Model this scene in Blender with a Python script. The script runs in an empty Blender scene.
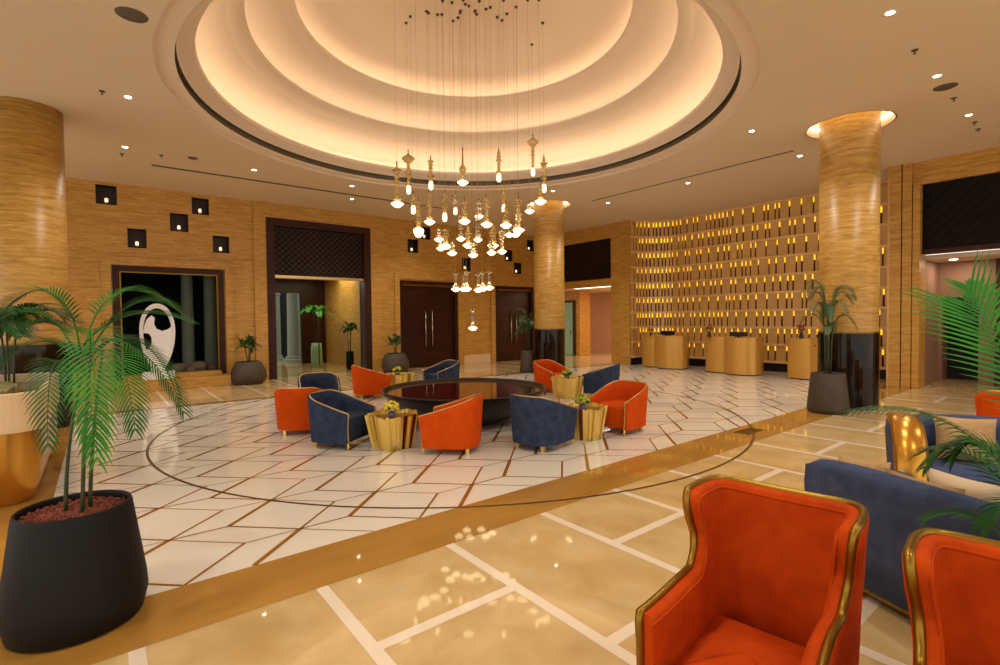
import bpy, math, random
from mathutils import Vector, Matrix
PI = math.pi
C = bpy.context.scene.collection
scn = bpy.context.scene
random.seed(7)
def R(a): return math.radians(a)
def lin(c):
    return tuple(((v/255.0)/12.92 if v/255.0 <= .04045 else ((v/255.0+.055)/1.055)**2.4) for v in c) + (1.0,)

# ------------------------------------------------------------------ materials
def mat(name, rgb, rough=.5, metal=0., noise=None, bump=0., emis=None, trans=0., coat=0., sheen=0., spec=.5, alpha=1.):
    """noise = (rgb2, scale xyz, detail, contrast)"""
    m = bpy.data.materials.new(name); m.use_nodes = True
    nt = m.node_tree; b = nt.nodes['Principled BSDF']
    b.inputs['Base Color'].default_value = lin(rgb)
    b.inputs['Roughness'].default_value = rough
    b.inputs['Metallic'].default_value = metal
    b.inputs['Specular IOR Level'].default_value = spec
    b.inputs['Transmission Weight'].default_value = trans
    b.inputs['Coat Weight'].default_value = coat
    b.inputs['Coat Roughness'].default_value = .05
    b.inputs['Sheen Weight'].default_value = sheen
    b.inputs['Alpha'].default_value = alpha
    if sheen: b.inputs['Sheen Tint'].default_value = lin(rgb)
    if emis:
        b.inputs['Emission Color'].default_value = lin(emis[0]); b.inputs['Emission Strength'].default_value = emis[1]
    tc = nt.nodes.new('ShaderNodeTexCoord'); mp = nt.nodes.new('ShaderNodeMapping')
    nz = nt.nodes.new('ShaderNodeTexNoise')
    nt.links.new(tc.outputs['Object'], mp.inputs[0]); nt.links.new(mp.outputs[0], nz.inputs['Vector'])
    if noise:
        rgb2, sc, det, con = noise
        mp.inputs['Scale'].default_value = sc
        nz.inputs['Scale'].default_value = 1.; nz.inputs['Detail'].default_value = det; nz.inputs['Distortion'].default_value = .4
        rp = nt.nodes.new('ShaderNodeValToRGB')
        rp.color_ramp.elements[0].position = .5-con; rp.color_ramp.elements[1].position = .5+con
        rp.color_ramp.elements[0].color = lin(rgb); rp.color_ramp.elements[1].color = lin(rgb2)
        nt.links.new(nz.outputs['Fac'], rp.inputs[0]); nt.links.new(rp.outputs[0], b.inputs['Base Color'])
    else:
        nz.inputs['Scale'].default_value = 60.
    if bump:
        bp = nt.nodes.new('ShaderNodeBump'); bp.inputs['Strength'].default_value = bump; bp.inputs['Distance'].default_value = .01
        nt.links.new(nz.outputs['Fac'], bp.inputs['Height']); nt.links.new(bp.outputs[0], b.inputs['Normal'])
    return m

def travertine(name, dark, mid, light, zs=9., joint=.87):
    m = bpy.data.materials.new(name); m.use_nodes = True
    nt = m.node_tree; N = nt.nodes; L = nt.links; b = N['Principled BSDF']
    b.inputs['Roughness'].default_value = .38; b.inputs['Specular IOR Level'].default_value = .4
    tc = N.new('ShaderNodeTexCoord')
    def nz(sc, det, dis):
        mp = N.new('ShaderNodeMapping'); mp.inputs['Scale'].default_value = sc
        n = N.new('ShaderNodeTexNoise'); n.inputs['Scale'].default_value = 1.; n.inputs['Detail'].default_value = det; n.inputs['Distortion'].default_value = dis
        L.new(tc.outputs['Object'], mp.inputs[0]); L.new(mp.outputs[0], n.inputs['Vector']); return n
    a = nz((2.2, 2.2, zs), 6, .5); c = nz((8., 8., zs*5), 3, .2)
    mx = N.new('ShaderNodeMix'); mx.data_type = 'FLOAT'; mx.inputs[0].default_value = .45
    L.new(a.outputs['Fac'], mx.inputs[2]); L.new(c.outputs['Fac'], mx.inputs[3])
    rp = N.new('ShaderNodeValToRGB'); e = rp.color_ramp.elements
    e[0].position = .33; e[0].color = lin(dark); e[1].position = .66; e[1].color = lin(light)
    k = e.new(.49); k.color = lin(mid)
    L.new(mx.outputs[0], rp.inputs[0])
    sep = N.new('ShaderNodeSeparateXYZ'); L.new(tc.outputs['Object'], sep.inputs[0])
    md = N.new('ShaderNodeMath'); md.operation = 'MODULO'; md.inputs[1].default_value = joint; L.new(sep.outputs['Z'], md.inputs[0])
    lt = N.new('ShaderNodeMath'); lt.operation = 'LESS_THAN'; lt.inputs[1].default_value = .010; L.new(md.outputs[0], lt.inputs[0])
    mu = N.new('ShaderNodeMath'); mu.operation = 'MULTIPLY'; mu.inputs[1].default_value = .35; L.new(lt.outputs[0], mu.inputs[0])
    mc = N.new('ShaderNodeMix'); mc.data_type = 'RGBA'; L.new(mu.outputs[0], mc.inputs[0])
    L.new(rp.outputs[0], mc.inputs[6]); mc.inputs[7].default_value = lin((90, 55, 20))
    L.new(mc.outputs[2], b.inputs['Base Color'])
    bp = N.new('ShaderNodeBump'); bp.inputs['Strength'].default_value = .15; bp.inputs['Distance'].default_value = .01
    L.new(c.outputs['Fac'], bp.inputs['Height']); L.new(bp.outputs[0], b.inputs['Normal'])
    return m

def emitter(name, rgb, s):
    m = bpy.data.materials.new(name); m.use_nodes = True
    nt = m.node_tree; nt.nodes.clear()
    e = nt.nodes.new('ShaderNodeEmission'); o = nt.nodes.new('ShaderNodeOutputMaterial')
    e.inputs[0].default_value = lin(rgb); e.inputs[1].default_value = s; nt.links.new(e.outputs[0], o.inputs[0]); return m

M = {}
M['trav'] = travertine('travertine', (158, 110, 40), (192, 142, 62), (212, 168, 92), zs=24.)
M['trav_col'] = travertine('travertine_column', (146, 104, 40), (188, 142, 66), (212, 170, 98), zs=24.)
M['ceil'] = mat('ceiling_paint', (226, 206, 178), .8, noise=((222, 200, 170), (.4, .4, .4), 2, .3))
M['dome'] = mat('dome_paint', (234, 214, 192), .75)
M['slot'] = mat('slot_dark', (96, 84, 66), .6)
M['floor'] = mat('beige_marble', (192, 160, 104), .035, noise=((212, 184, 134), (2.6, 2.6, 2.6), 10, .2))
M['white'] = mat('cream_marble', (226, 218, 206), .06, noise=((236, 229, 219), (.5, .5, .5), 5, .25))
M['band'] = mat('brown_marble', (158, 112, 46), .04, noise=((184, 138, 66), (.7, 2.5, 1), 7, .25))
M['line'] = mat('inlay_brown', (146, 100, 38), .12)
M['strip'] = mat('white_strip', (232, 216, 196), .1)
M['ring'] = mat('inlay_dark', (92, 62, 30), .2)
M['wood'] = mat('dark_wood', (40, 15, 9), .3, noise=((62, 26, 15), (1.2, 1.2, 14), 4, .2), spec=.3)
M['frame'] = mat('dark_frame', (48, 20, 10), .45, noise=((62, 30, 15), (1, 1, 8), 3, .2), spec=.25)
M['screen'] = mat('screen_dark', (20, 12, 10), .6, spec=.2)
M['lattice'] = mat('lattice_bronze', (64, 40, 30), .4, .3)
M['niche'] = mat('niche_dark', (46, 24, 16), .5)
M['gold'] = mat('brass', (234, 202, 104), .36, .85, noise=((244, 218, 132), (3, 3, 3), 3, .25))
M['trim'] = mat('antique_brass', (146, 112, 38), .34, .9)
M['brass_light'] = mat('pale_brass', (214, 184, 124), .3, 1.)
M['counter'] = mat('satin_gold', (206, 152, 66), .34, .35, noise=((216, 164, 78), (2, 2, .3), 3, .3))
M['panel'] = mat('panel_bronze', (214, 170, 100), .36, .08, noise=((222, 178, 108), (1.5, 1.5, 3), 3, .25))
M['shelf'] = mat('shelf_gold', (236, 196, 132), .3, .1)
M['backing'] = mat('backing_brown', (92, 44, 14), .6)
M['black'] = mat('black_marble', (16, 11, 8), .06, noise=((44, 30, 16), (3, 3, 1.4), 10, .12), spec=.25)
M['blackplain'] = mat('black_plinth', (26, 22, 20), .25)
def velvet(n, a, b): return mat(n, a, .85, noise=(b, (9, 9, 9), 4, .22), sheen=.25, spec=.15)
M['orange'] = velvet('orange_velvet', (194, 68, 3), (210, 80, 6))
M['blue'] = velvet('blue_velvet', (40, 50, 74), (58, 70, 98))
M['sofa'] = velvet('sofa_velvet', (54, 64, 94), (74, 86, 118))
M['rust'] = velvet('rust_velvet', (168, 54, 2), (194, 70, 3))
M['beige'] = mat('beige_cushion', (176, 138, 92), .8, noise=((192, 156, 108), (20, 20, 20), 3, .2))
M['cream'] = mat('cream_cushion', (226, 204, 172), .8)
M['pot_dark'] = mat('charcoal_pot', (8, 8, 11), .62, noise=((18, 18, 21), (5, 5, 5), 5, .25), spec=.3)
M['pot_grey'] = mat('taupe_pot', (64, 52, 42), .6, noise=((78, 66, 54), (5, 5, 5), 4, .25))
M['soil'] = mat('red_gravel', (92, 38, 24), .9, noise=((150, 78, 56), (90, 90, 90), 2, .1), bump=1.)
M['leaf'] = mat('palm_leaf', (8, 58, 18), .5, noise=((30, 100, 24), (3, 3, 3), 3, .2), spec=.3)
M['leaf2'] = mat('bright_leaf', (10, 84, 16), .5, noise=((50, 134, 20), (3, 3, 3), 3, .2), spec=.3)
M['leaf_far'] = mat('far_leaf', (34, 70, 34), .5, noise=((76, 108, 56), (4, 4, 4), 3, .2))
M['stem'] = mat('cane', (26, 62, 24), .5, noise=((76, 66, 34), (4, 4, 12), 3, .2))
M['bowl'] = mat('bowl_black', (14, 11, 9), .3, noise=((28, 22, 17), (5, 5, 5), 4, .2), spec=.3)
M['water'] = mat('water_red_reflection', (92, 20, 34), .03, spec=.8, coat=1.)  # red reflection of doors and walls is put into the water colour
M['yellow'] = mat('yellow_flower', (216, 186, 30), .6, noise=((236, 214, 80), (30, 30, 30), 2, .2))
M['lime'] = mat('lime_flower', (170, 170, 40), .6)
M['vase'] = mat('violet_glass', (120, 108, 150), .15)
M['planter_gold'] = mat('planter_gold', (190, 134, 44), .26, .8, noise=((206, 152, 62), (1, 1, 1), 3, .3))
M['planter_cream'] = mat('planter_cream', (216, 184, 140), .4, noise=((226, 196, 156), (2, 2, 2), 4, .25))
M['sage'] = mat('sage_slab', (158, 160, 112), .4)
M['darkgreen'] = mat('dark_green_glass', (36, 52, 44), .1)
M['plaster'] = mat('white_plaster', (236, 234, 238), .6)
M['pinkwall'] = mat('pink_wall', (214, 166, 128), .6)
M['mauve'] = mat('mauve_wall', (142, 104, 84), .6)
M['night'] = mat('night', (20, 22, 22), .8)
M['stonecol'] = mat('pale_column', (150, 156, 150), .6)
M['greenglass'] = mat('green_glass_door', (150, 190, 160), .1)
M['pebble'] = mat('pebble', (150, 122, 108), .7)
M['steel'] = mat('steel', (200, 196, 190), .25, 1.)
M['cord'] = mat('cord', (196, 168, 128), .5)
M['canopy'] = mat('canopy', (70, 54, 40), .4)
M['red'] = mat('red_flower', (150, 24, 20), .6)
M['amber'] = mat('amber_glass', (240, 200, 110), .08, trans=.6, noise=((250, 222, 150), (14, 14, 14), 2, .2))
M['clear'] = mat('clear_glass', (255, 240, 214), .03, trans=.9)
M['candle'] = emitter('candle_glow', (255, 214, 170), 1.6)
M['bulb'] = emitter('bulb_glow', (255, 226, 172), 3.6)
M['led'] = emitter('cove_led', (255, 236, 208), 7.5)
M['ledtop'] = emitter('cove_led_top', (255, 236, 208), 4.6)
M['ledyellow'] = emitter('slot_led', (255, 186, 40), 1.5)
M['down'] = emitter('downlight_glow', (255, 236, 206), 22.)
M['halo'] = emitter('halo_led', (255, 232, 190), 4.5)
def thin_glass():
    m = bpy.data.materials.new('pane_glass'); m.use_nodes = True; nt = m.node_tree; nt.nodes.clear()
    t = nt.nodes.new('ShaderNodeBsdfTransparent'); o = nt.nodes.new('ShaderNodeOutputMaterial')
    t.inputs[0].default_value = (.80, .86, .83, 1); nt.links.new(t.outputs[0], o.inputs[0]); return m
M['glass'] = thin_glass()

# ------------------------------------------------------------------ mesh helpers
class MB:
    def __init__(s): s.v = []; s.f = []; s.sm = []
    def add(s, vs, fs, smooth=False):
        o = len(s.v); s.v += [tuple(v) for v in vs]; s.f += [tuple(i+o for i in f) for f in fs]; s.sm += [smooth]*len(fs); return s
    def box(s, x0, x1, y0, y1, z0, z1):
        vs = [(x, y, z) for z in (z0, z1) for y in (y0, y1) for x in (x0, x1)]
        return s.add(vs, [(0, 2, 3, 1), (4, 5, 7, 6), (0, 1, 5, 4), (2, 6, 7, 3), (0, 4, 6, 2), (1, 3, 7, 5)])
    def lathe(s, prof, seg=32, c=(0, 0, 0), smooth=True, sx=1., sy=1., close=True, fn=None):
        vs = []; n = len(prof)
        for k in range(seg):
            a = 2*PI*k/seg
            for (r, z) in prof:
                q = fn(a, r, z) if fn else r
                vs.append((c[0]+q*math.cos(a)*sx, c[1]+q*math.sin(a)*sy, c[2]+z))
        fs = []
        for k in range(seg):
            k2 = (k+1) % seg
            for i in range(n-1): fs.append((k*n+i, k2*n+i, k2*n+i+1, k*n+i+1))
        return s.add(vs, fs, smooth)
    def tube(s, pts, r, seg=8, closed=False, smooth=True, rs=None):
        pts = [Vector(p) for p in pts]; n = len(pts); vs = []; up = None
        for i, p in enumerate(pts):
            a = pts[i-1] if (i > 0 or closed) else p; b = pts[(i+1) % n] if (i < n-1 or closed) else p
            t = (b-a).normalized()
            if up is None: up = Vector((0, 0, 1)) if abs(t.z) < .9 else Vector((1, 0, 0))
            u = (up - t*up.dot(t)).normalized(); up = u; w = t.cross(u); rr = rs[i] if rs else r
            for k in range(seg):
                an = 2*PI*k/seg; vs.append(p+(u*math.cos(an)+w*math.sin(an))*rr)
        fs = []
        for i in range(n if closed else n-1):
            j = (i+1) % n
            for k in range(seg):
                k2 = (k+1) % seg; fs.append((i*seg+k, i*seg+k2, j*seg+k2, j*seg+k))
        if not closed: fs += [tuple(range(seg-1, -1, -1)), tuple((n-1)*seg+k for k in range(seg))]
        return s.add(vs, fs, smooth)
    def prism(s, poly, z0, z1, smooth=False):
        n = len(poly); vs = [(x, y, z0) for x, y in poly]+[(x, y, z1) for x, y in poly]
        s.add(vs, [tuple(range(n-1, -1, -1)), tuple(range(n, 2*n))])
        return s.add(vs, [(i, (i+1) % n, n+(i+1) % n, n+i) for i in range(n)], smooth)
    def ball(s, c, r, sx=1, sy=1, sz=1, seg=10, ring=6):
        prof = [(max(1e-4, r*math.sin(PI*i/ring)), -r*math.cos(PI*i/ring)*sz) for i in range(ring+1)]
        return s.lathe(prof, seg, c, True, sx, sy)
    def grid(s, P, smooth=True, wrap=False):
        m = len(P); n = len(P[0]); vs = [p for row in P for p in row]; fs = []
        for i in range(m if wrap else m-1):
            for j in range(n-1):
                a = i*n+j; b = ((i+1) % m)*n+j; fs.append((a, b, b+1, a+1))
        return s.add(vs, fs, smooth)
    def build(s, name, m, parent=None, bevel=0, subsurf=0, solid=0):
        me = bpy.data.meshes.new(name); me.from_pydata(s.v, [], s.f); me.polygons.foreach_set('use_smooth', s.sm); me.update()
        o = bpy.data.objects.new(name, me); C.objects.link(o); me.materials.append(M[m] if isinstance(m, str) else m)
        if parent: o.parent = parent
        if solid:
            q = o.modifiers.new('s', 'SOLIDIFY'); q.thickness = solid; q.offset = 0
        if bevel:
            q = o.modifiers.new('b', 'BEVEL'); q.width = bevel; q.segments = 2; q.limit_method = 'ANGLE'
        if subsurf:
            q = o.modifiers.new('u', 'SUBSURF'); q.levels = subsurf; q.render_levels = subsurf
        return o
def empty(name, loc=(0, 0, 0), rz=0.):
    o = bpy.data.objects.new(name, None); C.objects.link(o); o.location = loc; o.rotation_euler = (0, 0, rz); o.empty_display_size = .1; return o
def tag(o, label=None, cat=None, group=None, kind=None):
    if label: o['label'] = label
    if cat: o['category'] = cat
    if group: o['group'] = group
    if kind: o['kind'] = kind
    return o
def struct(o, label=None): o['kind'] = 'structure'; return tag(o, label)
def children(o): return [c for c in C.objects if c.parent == o]
def copy_tree(o, parent=None):
    c = o.copy(); C.objects.link(c); c.parent = parent
    for ch in children(o): copy_tree(ch, c)
    return c
FV = Vector((.6203, .7844, 0)); RV = Vector((.7844, -.6203, 0))      # directions of view on the floor plan (for leaning plants)

# wall with holes: axis 0 -> plane x = p (a runs along y); axis 1 -> plane y = p (a runs along x)
def wall(name, axis, p, th, a0, a1, z0, z1, holes, m, parent=None):
    As = sorted({a0, a1} | {h[0] for h in holes} | {h[1] for h in holes}); Zs = sorted({z0, z1} | {h[2] for h in holes} | {h[3] for h in holes})
    def solid(i, j):
        if i < 0 or j < 0 or i >= len(As)-1 or j >= len(Zs)-1: return False
        a = (As[i]+As[i+1])/2; z = (Zs[j]+Zs[j+1])/2
        return not any(h[0] < a < h[1] and h[2] < z < h[3] for h in holes)
    b = MB(); P = (lambda a, d, z: (a, p+d, z)) if axis == 1 else (lambda a, d, z: (p+d, a, z))
    for i in range(len(As)-1):
        for j in range(len(Zs)-1):
            if not solid(i, j): continue
            x0, x1, y0, y1 = As[i], As[i+1], Zs[j], Zs[j+1]
            for d in (0, th): b.add([P(x0, d, y0), P(x1, d, y0), P(x1, d, y1), P(x0, d, y1)], [(0, 1, 2, 3)])
            if not solid(i-1, j): b.add([P(x0, 0, y0), P(x0, th, y0), P(x0, th, y1), P(x0, 0, y1)], [(0, 1, 2, 3)])
            if not solid(i+1, j): b.add([P(x1, 0, y0), P(x1, th, y0), P(x1, th, y1), P(x1, 0, y1)], [(0, 1, 2, 3)])
            if not solid(i, j-1): b.add([P(x0, 0, y0), P(x1, 0, y0), P(x1, th, y0), P(x0, th, y0)], [(0, 1, 2, 3)])
            if not solid(i, j+1): b.add([P(x0, 0, y1), P(x1, 0, y1), P(x1, th, y1), P(x0, th, y1)], [(0, 1, 2, 3)])
    o = b.build(name, m, parent)
    if not parent: struct(o)
    return o

H = 5.22
# ------------------------------------------------------------------ floor
b = MB(); b.box(-7, 24, -6, 26, -.1, 0); floor = struct(b.build('floor', 'floor'), 'polished beige marble floor with cream and brown inlays')
b = MB(); b.add([(-.4, 3.81, .0015), (14.4, 3.81, .0015), (15.0, 4.2, .0015), (16.2, 4.2, .0015), (16.2, 11.3, .0015), (14.98, 11.35, .0015), (14.98, 12., .0015), (-.4, 12., .0015)], [tuple(range(8))]); b.build('cream_inlay', 'white', floor)
b = MB()
for x0, x1, y0, y1 in [(-1., 14.9, 3.22, 3.81), (-1., -.4, 3.81, 12.), (-1., 14.98, 12., 12.28)]: b.add([(x0, y0, .0015), (x1, y0, .0015), (x1, y1, .0015), (x0, y1, .0015)], [(0, 1, 2, 3)])
b.build('brown_border', 'band', floor)
X0, X1, Y0, Y1 = -.4, 15., 3.81, 12.
def clip(p, q):
    dx = q[0]-p[0]; dy = q[1]-p[1]; t0, t1 = 0., 1.
    for pp, qq in ((-dx, p[0]-X0), (dx, X1-p[0]), (-dy, p[1]-Y0), (dy, Y1-p[1])):
        if abs(pp) < 1e-9:
            if qq < 0: return None
        else:
            t = qq/pp
            if pp < 0: t0 = max(t0, t)
            else: t1 = min(t1, t)
    if t0 >= t1: return None
    return (p[0]+dx*t0, p[1]+dy*t0), (p[0]+dx*t1, p[1]+dy*t1)
def seg(b, p, q, w, z):
    p = Vector((*p, 0)); q = Vector((*q, 0)); d = (q-p).normalized(); n = Vector((-d.y, d.x, 0))*w/2
    b.add([(v.x, v.y, z) for v in (p-n, q-n, q+n, p+n)], [(0, 1, 2, 3)])
b = MB(); ax, ay = .8625, .437
for k in range(-3, 18):
    for n in range(-1, 12):
        px = 1.245+ax*k; py = 4.245+2*ay*n+(ay if k % 2 else 0)-2*ay
        Q = (px+.415, py); Sp = (px+ax-.415, py+ay); Sm = (px+ax-.415, py-ay)
        for p, q, w in (((px, py), Q, .018), (Q, (px+ax, py+ay), .04), (Q, (px+ax, py-ay), .022), ((px, py), Sp, .022), ((px, py), Sm, .012), (Sp, (px+ax, py+ay), .012)):
            c = clip(p, q)
            if c: seg(b, c[0], c[1], w, .003)
b.build('inlay_lines', 'line', floor)
b = MB()
for k in range(-3, 14):
    x = 1.07+.9625*k
    seg(b, (x, -6), (x, 3.22), .075, .0015)
    if 1 <= k+2 <= 14: seg(b, (x, 12.28), (x, 15.95), .06, .0015)
    off = 2.44 if k % 2 == 0 else 1.70
    for j in range(-5, 1): seg(b, (x+.0375, off+1.48*j), (x+.9625-.0375, off+1.48*j), .075, .0015)
b.build('white_strips', 'strip', floor)
b = MB(); n = 160; vs = []; r0, r1 = 4.80, 4.832
for k in range(n):
    a = 2*PI*k/n
    for r in (r0, r1): vs.append((5.25+r*math.cos(a), 7.76+r*math.sin(a), .0042))
b.add(vs, [(2*k, 2*k+1, (2*k+3) % (2*n), (2*k+2) % (2*n)) for k in range(n)]); b.build('circle_inlay', 'ring', floor)
b = MB()
for i in range(9): b.box(7.28+i*.055, 7.31+i*.055, 3.48, 3.66, .003, .006)
b.box(7.26, 7.76, 3.46, 3.48, .003, .006); b.box(7.26, 7.76, 3.66, 3.68, .003, .006)
tag(b.build('floor_grille', 'ring'), 'small slotted metal grille set in the brown floor border', 'grille')

# ------------------------------------------------------------------ ceiling + dome
import bmesh
DC = (5.28, 7.54); COLS = [(10.99, 3.385), (11., 11.42), (-.87, 11.3)]
bm = bmesh.new(); loops = []
def loop(pts):
    vs = [bm.verts.new((x, y, H)) for x, y in pts]
    return [bm.edges.new((vs[i], vs[(i+1) % len(vs)])) for i in range(len(vs))]
es = loop([(-7, -6), (16.9, -6), (16.9, 16.4), (-7, 16.4)])
es += loop([(DC[0]+4.68*math.cos(2*PI*k/128), DC[1]+4.68*math.sin(2*PI*k/128)) for k in range(128)])
for cx, cy in COLS[:2]: es += loop([(cx+.68*math.cos(2*PI*k/48), cy+.68*math.sin(2*PI*k/48)) for k in range(48)])
bmesh.ops.triangle_fill(bm, edges=es, use_beauty=True, use_dissolve=False)
for f in list(bm.faces):                                   # drop anything filled inside the holes
    c = f.calc_center_median()
    if (c.x-DC[0])**2+(c.y-DC[1])**2 < 4.6**2 or any((c.x-q[0])**2+(c.y-q[1])**2 < .6**2 for q in COLS[:2]): bm.faces.remove(f)
me = bpy.data.meshes.new('ceiling'); bm.to_mesh(me); bm.free(); me.materials.append(M['ceil'])
ceiling = bpy.data.objects.new('ceiling', me); C.objects.link(ceiling); struct(ceiling, 'cream ceiling with a large stepped round dome')
def ring(prof, name, m, smooth=False, seg_=128, c=DC):
    b = MB(); b.lathe(prof, seg_, (c[0], c[1], 0), smooth); return b.build(name, m, ceiling)
ring([(4.68, 5.22), (4.68, 5.26), (4.44, 5.265)], 'dome_rim', 'dome')
ring([(4.44, 5.265), (4.445, 5.285)], 'dome_rim', 'dome')
ring([(4.445, 5.285), (4.49, 5.285), (4.49, 5.40), (4.42, 5.40)], 'slot_diffuser', 'slot')
ring([(4.42, 5.40), (4.40, 5.42), (4.24, 5.49), (4.20, 5.505), (4.195, 5.57), (4.24, 5.57), (4.64, 5.56), (4.66, 5.62), (4.64, 5.84)], 'cove_lip', 'dome')
def arc(p0, p1, p2, n=10):
    return [((1-t)**2*p0[0]+2*t*(1-t)*p1[0]+t*t*p2[0], (1-t)**2*p0[1]+2*t*(1-t)*p1[1]+t*t*p2[1]) for t in [i/n for i in range(n+1)]]
ring(arc((4.64, 5.84), (4.60, 6.04), (4.2, 6.10))+arc((4.2, 6.10), (3.95, 6.14), (3.81, 6.20), 4)[1:], 'dome_ceiling', 'dome', True)
ring(arc((3.81, 6.20), (3.67, 6.23), (3.59, 6.32), 6)+[(3.57, 6.345), (3.565, 6.39), (3.60, 6.39), (3.88, 6.36), (3.90, 6.42), (3.89, 6.56)], 'cove_lip', 'dome', False)
ring(arc((3.89, 6.56), (3.84, 6.74), (3.45, 6.78))+arc((3.45, 6.78), (3.2, 6.80), (3.08, 6.84), 4)[1:], 'dome_ceiling', 'dome', True)
ring(arc((3.08, 6.84), (2.96, 6.86), (2.90, 6.90), 6)+[(2.88, 6.92), (2.875, 6.965), (2.91, 6.965), (3.20, 6.94), (3.22, 7.0), (3.2, 7.1)], 'cove_lip', 'dome', False)
ring(arc((3.2, 7.1), (3.16, 7.26), (2.8, 7.29))+arc((2.8, 7.29), (2.3, 7.33), (2.1, 7.35), 5)[1:]+[(0.001, 7.35)], 'dome_ceiling', 'dome', True)
ring([(4.46, 5.60), (4.52, 5.60), (4.52, 5.62), (4.46, 5.62), (4.46, 5.60)], 'led_strip', 'led')
ring([(3.72, 6.41), (3.77, 6.41), (3.77, 6.425), (3.72, 6.425), (3.72, 6.41)], 'led_strip', 'ledtop')
ring([(3.09, 6.99), (3.14, 6.99), (3.14, 7.005), (3.09, 7.005), (3.09, 6.99)], 'led_strip', 'ledtop')
for c in COLS[:2]:
    ring([(.68, 5.22), (.70, 5.22), (.70, 5.46), (.3, 5.46)], 'halo_recess', 'dome', False, 48, c)
    ring([(.63, 5.36), (.67, 5.36), (.67, 5.40), (.63, 5.40), (.63, 5.36)], 'halo_strip', 'halo', False, 48, c)
# linear slots
for n_, (x0, x1, y0, y1) in enumerate([(1.0, 8.7, 13.63, 13.69), (11.63, 11.69, 4.64, 10.2)]):
    b = MB(); b.box(x0, x1, y0, y1, H-.006, H+.02); d = .018
    b.box(x0-d, x1+d, y0-d, y0, H-.010, H); b.box(x0-d, x1+d, y1, y1+d, H-.010, H); struct(b.build('trim_%d' % (n_+1), 'slot'))

# ------------------------------------------------------------------ walls
NICHES = [(-.01, .41, 4.67, 5.15), (2.03, 2.44, 4.66, 5.11), (1.52, 1.94, 4.15, 4.63), (.60, 1.0, 3.64, 4.13), (2.51, 2.92, 3.65, 4.12), (8.55, 8.97, 4.10, 4.57), (9.08, 9.48, 4.61, 5.06), (10.84, 11.24, 3.58, 4.07), (12.94, 13.34, 4.07, 4.53), (13.42, 13.82, 3.57, 4.04), (14.15, 14.52, 4.57, 5.03)]
wl = wall('wall_left', 1, 16., .4, -7, 15., 0, H+.05, [(.27, 2.75, 0, 3.17), (3.88, 7.12, 0, 4.78), (8.2, 10.6, 0, 3.1), (12.4, 14.46, 0, 3.04)]+NICHES, 'trav')
for n in NICHES:
    b = MB(); x0, x1, z0, z1 = n; e = .0
    y0, y1 = 15.998, 16.26
    P = [(x0, z0), (x1, z0), (x1, z1), (x0, z1)]
    k = .012; Q = [(x0+k, z0+k), (x1-k, z0+k), (x1-k, z1-k), (x0+k, z1-k)]
    vs = [(x, y0, z) for x, z in P]+[(x, y0, z) for x, z in Q]+[(x, y1, z) for x, z in Q]
    b.add(vs, [(i, (i+1) % 4, 4+(i+1) % 4, 4+i) for i in range(4)]+[(4+i, 4+(i+1) % 4, 8+(i+1) % 4, 8+i) for i in range(4)]+[(8, 9, 10, 11)])
    b.build('niche_lining', 'niche', wl)
NW = ['in the topmost left niche by the round column', 'in the high niche just left of the tall portal', 'in the middle niche of the group above the window', 'in the lowest left niche above the window', 'in the lower right niche beside the tall portal', 'in the first niche right of the tall portal', 'in the high niche behind the left of the chandelier', 'in the niche above and between the two wooden doors', 'in the niche over the left half of the far wooden door', 'in the lowest niche over the far wooden door', 'in the high niche against the middle column']
for n, w in zip(NICHES, NW):
    t = empty('niche_candle', ((n[0]+n[1])/2, 16.1, n[2]+.012)); tag(t, 'small glowing candle light '+w, 'candle', 'candle lights in the wall niches')
    b = MB(); b.lathe([(0.001, 0), (.042, 0), (.046, .06), (.046, .065), (0.001, .065)], 12); b.build('holder', 'steel', t)
    b = MB(); b.lathe([(0.001, .065), (.036, .065), (.036, .15), (.02, .165), (0.001, .168)], 12); b.build('flame_glass', 'candle', t)
# surrounds: stepped stone bands on the left wall
def frame_boxes(b, x0, x1, z1, w, y0, y1, z0=0):
    b.box(x0, x0+w, y0, y1, z0, z1); b.box(x1-w, x1, y0, y1, z0, z1); b.box(x0+w, x1-w, y0, y1, z1-w, z1)
b = MB(); b.box(3.54, 3.88, 15.92, 16., 0, H); b.box(7.12, 7.53, 15.92, 16., 0, H); b.box(3.88, 7.12, 15.92, 16., 4.78, H); b.box(7.53, 7.75, 15.96, 16., 0, H)
b.build('portal_surround', 'trav', wl)
b = MB(); frame_boxes(b, .04, 2.98, 3.38, .20, 15.93, 16.); b.build('window_surround', 'trav', wl)
b = MB(); frame_boxes(b, 8.0, 10.82, 3.35, .19, 15.94, 16.); frame_boxes(b, 12.18, 14.7, 3.28, .21, 15.94, 16.); b.build('door_surround', 'trav', wl)
b = MB(); b.box(10.86, 12.14, 15.95, 16., 0, .34); struct(b.build('baseboard_left', 'planter_cream'))
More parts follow.
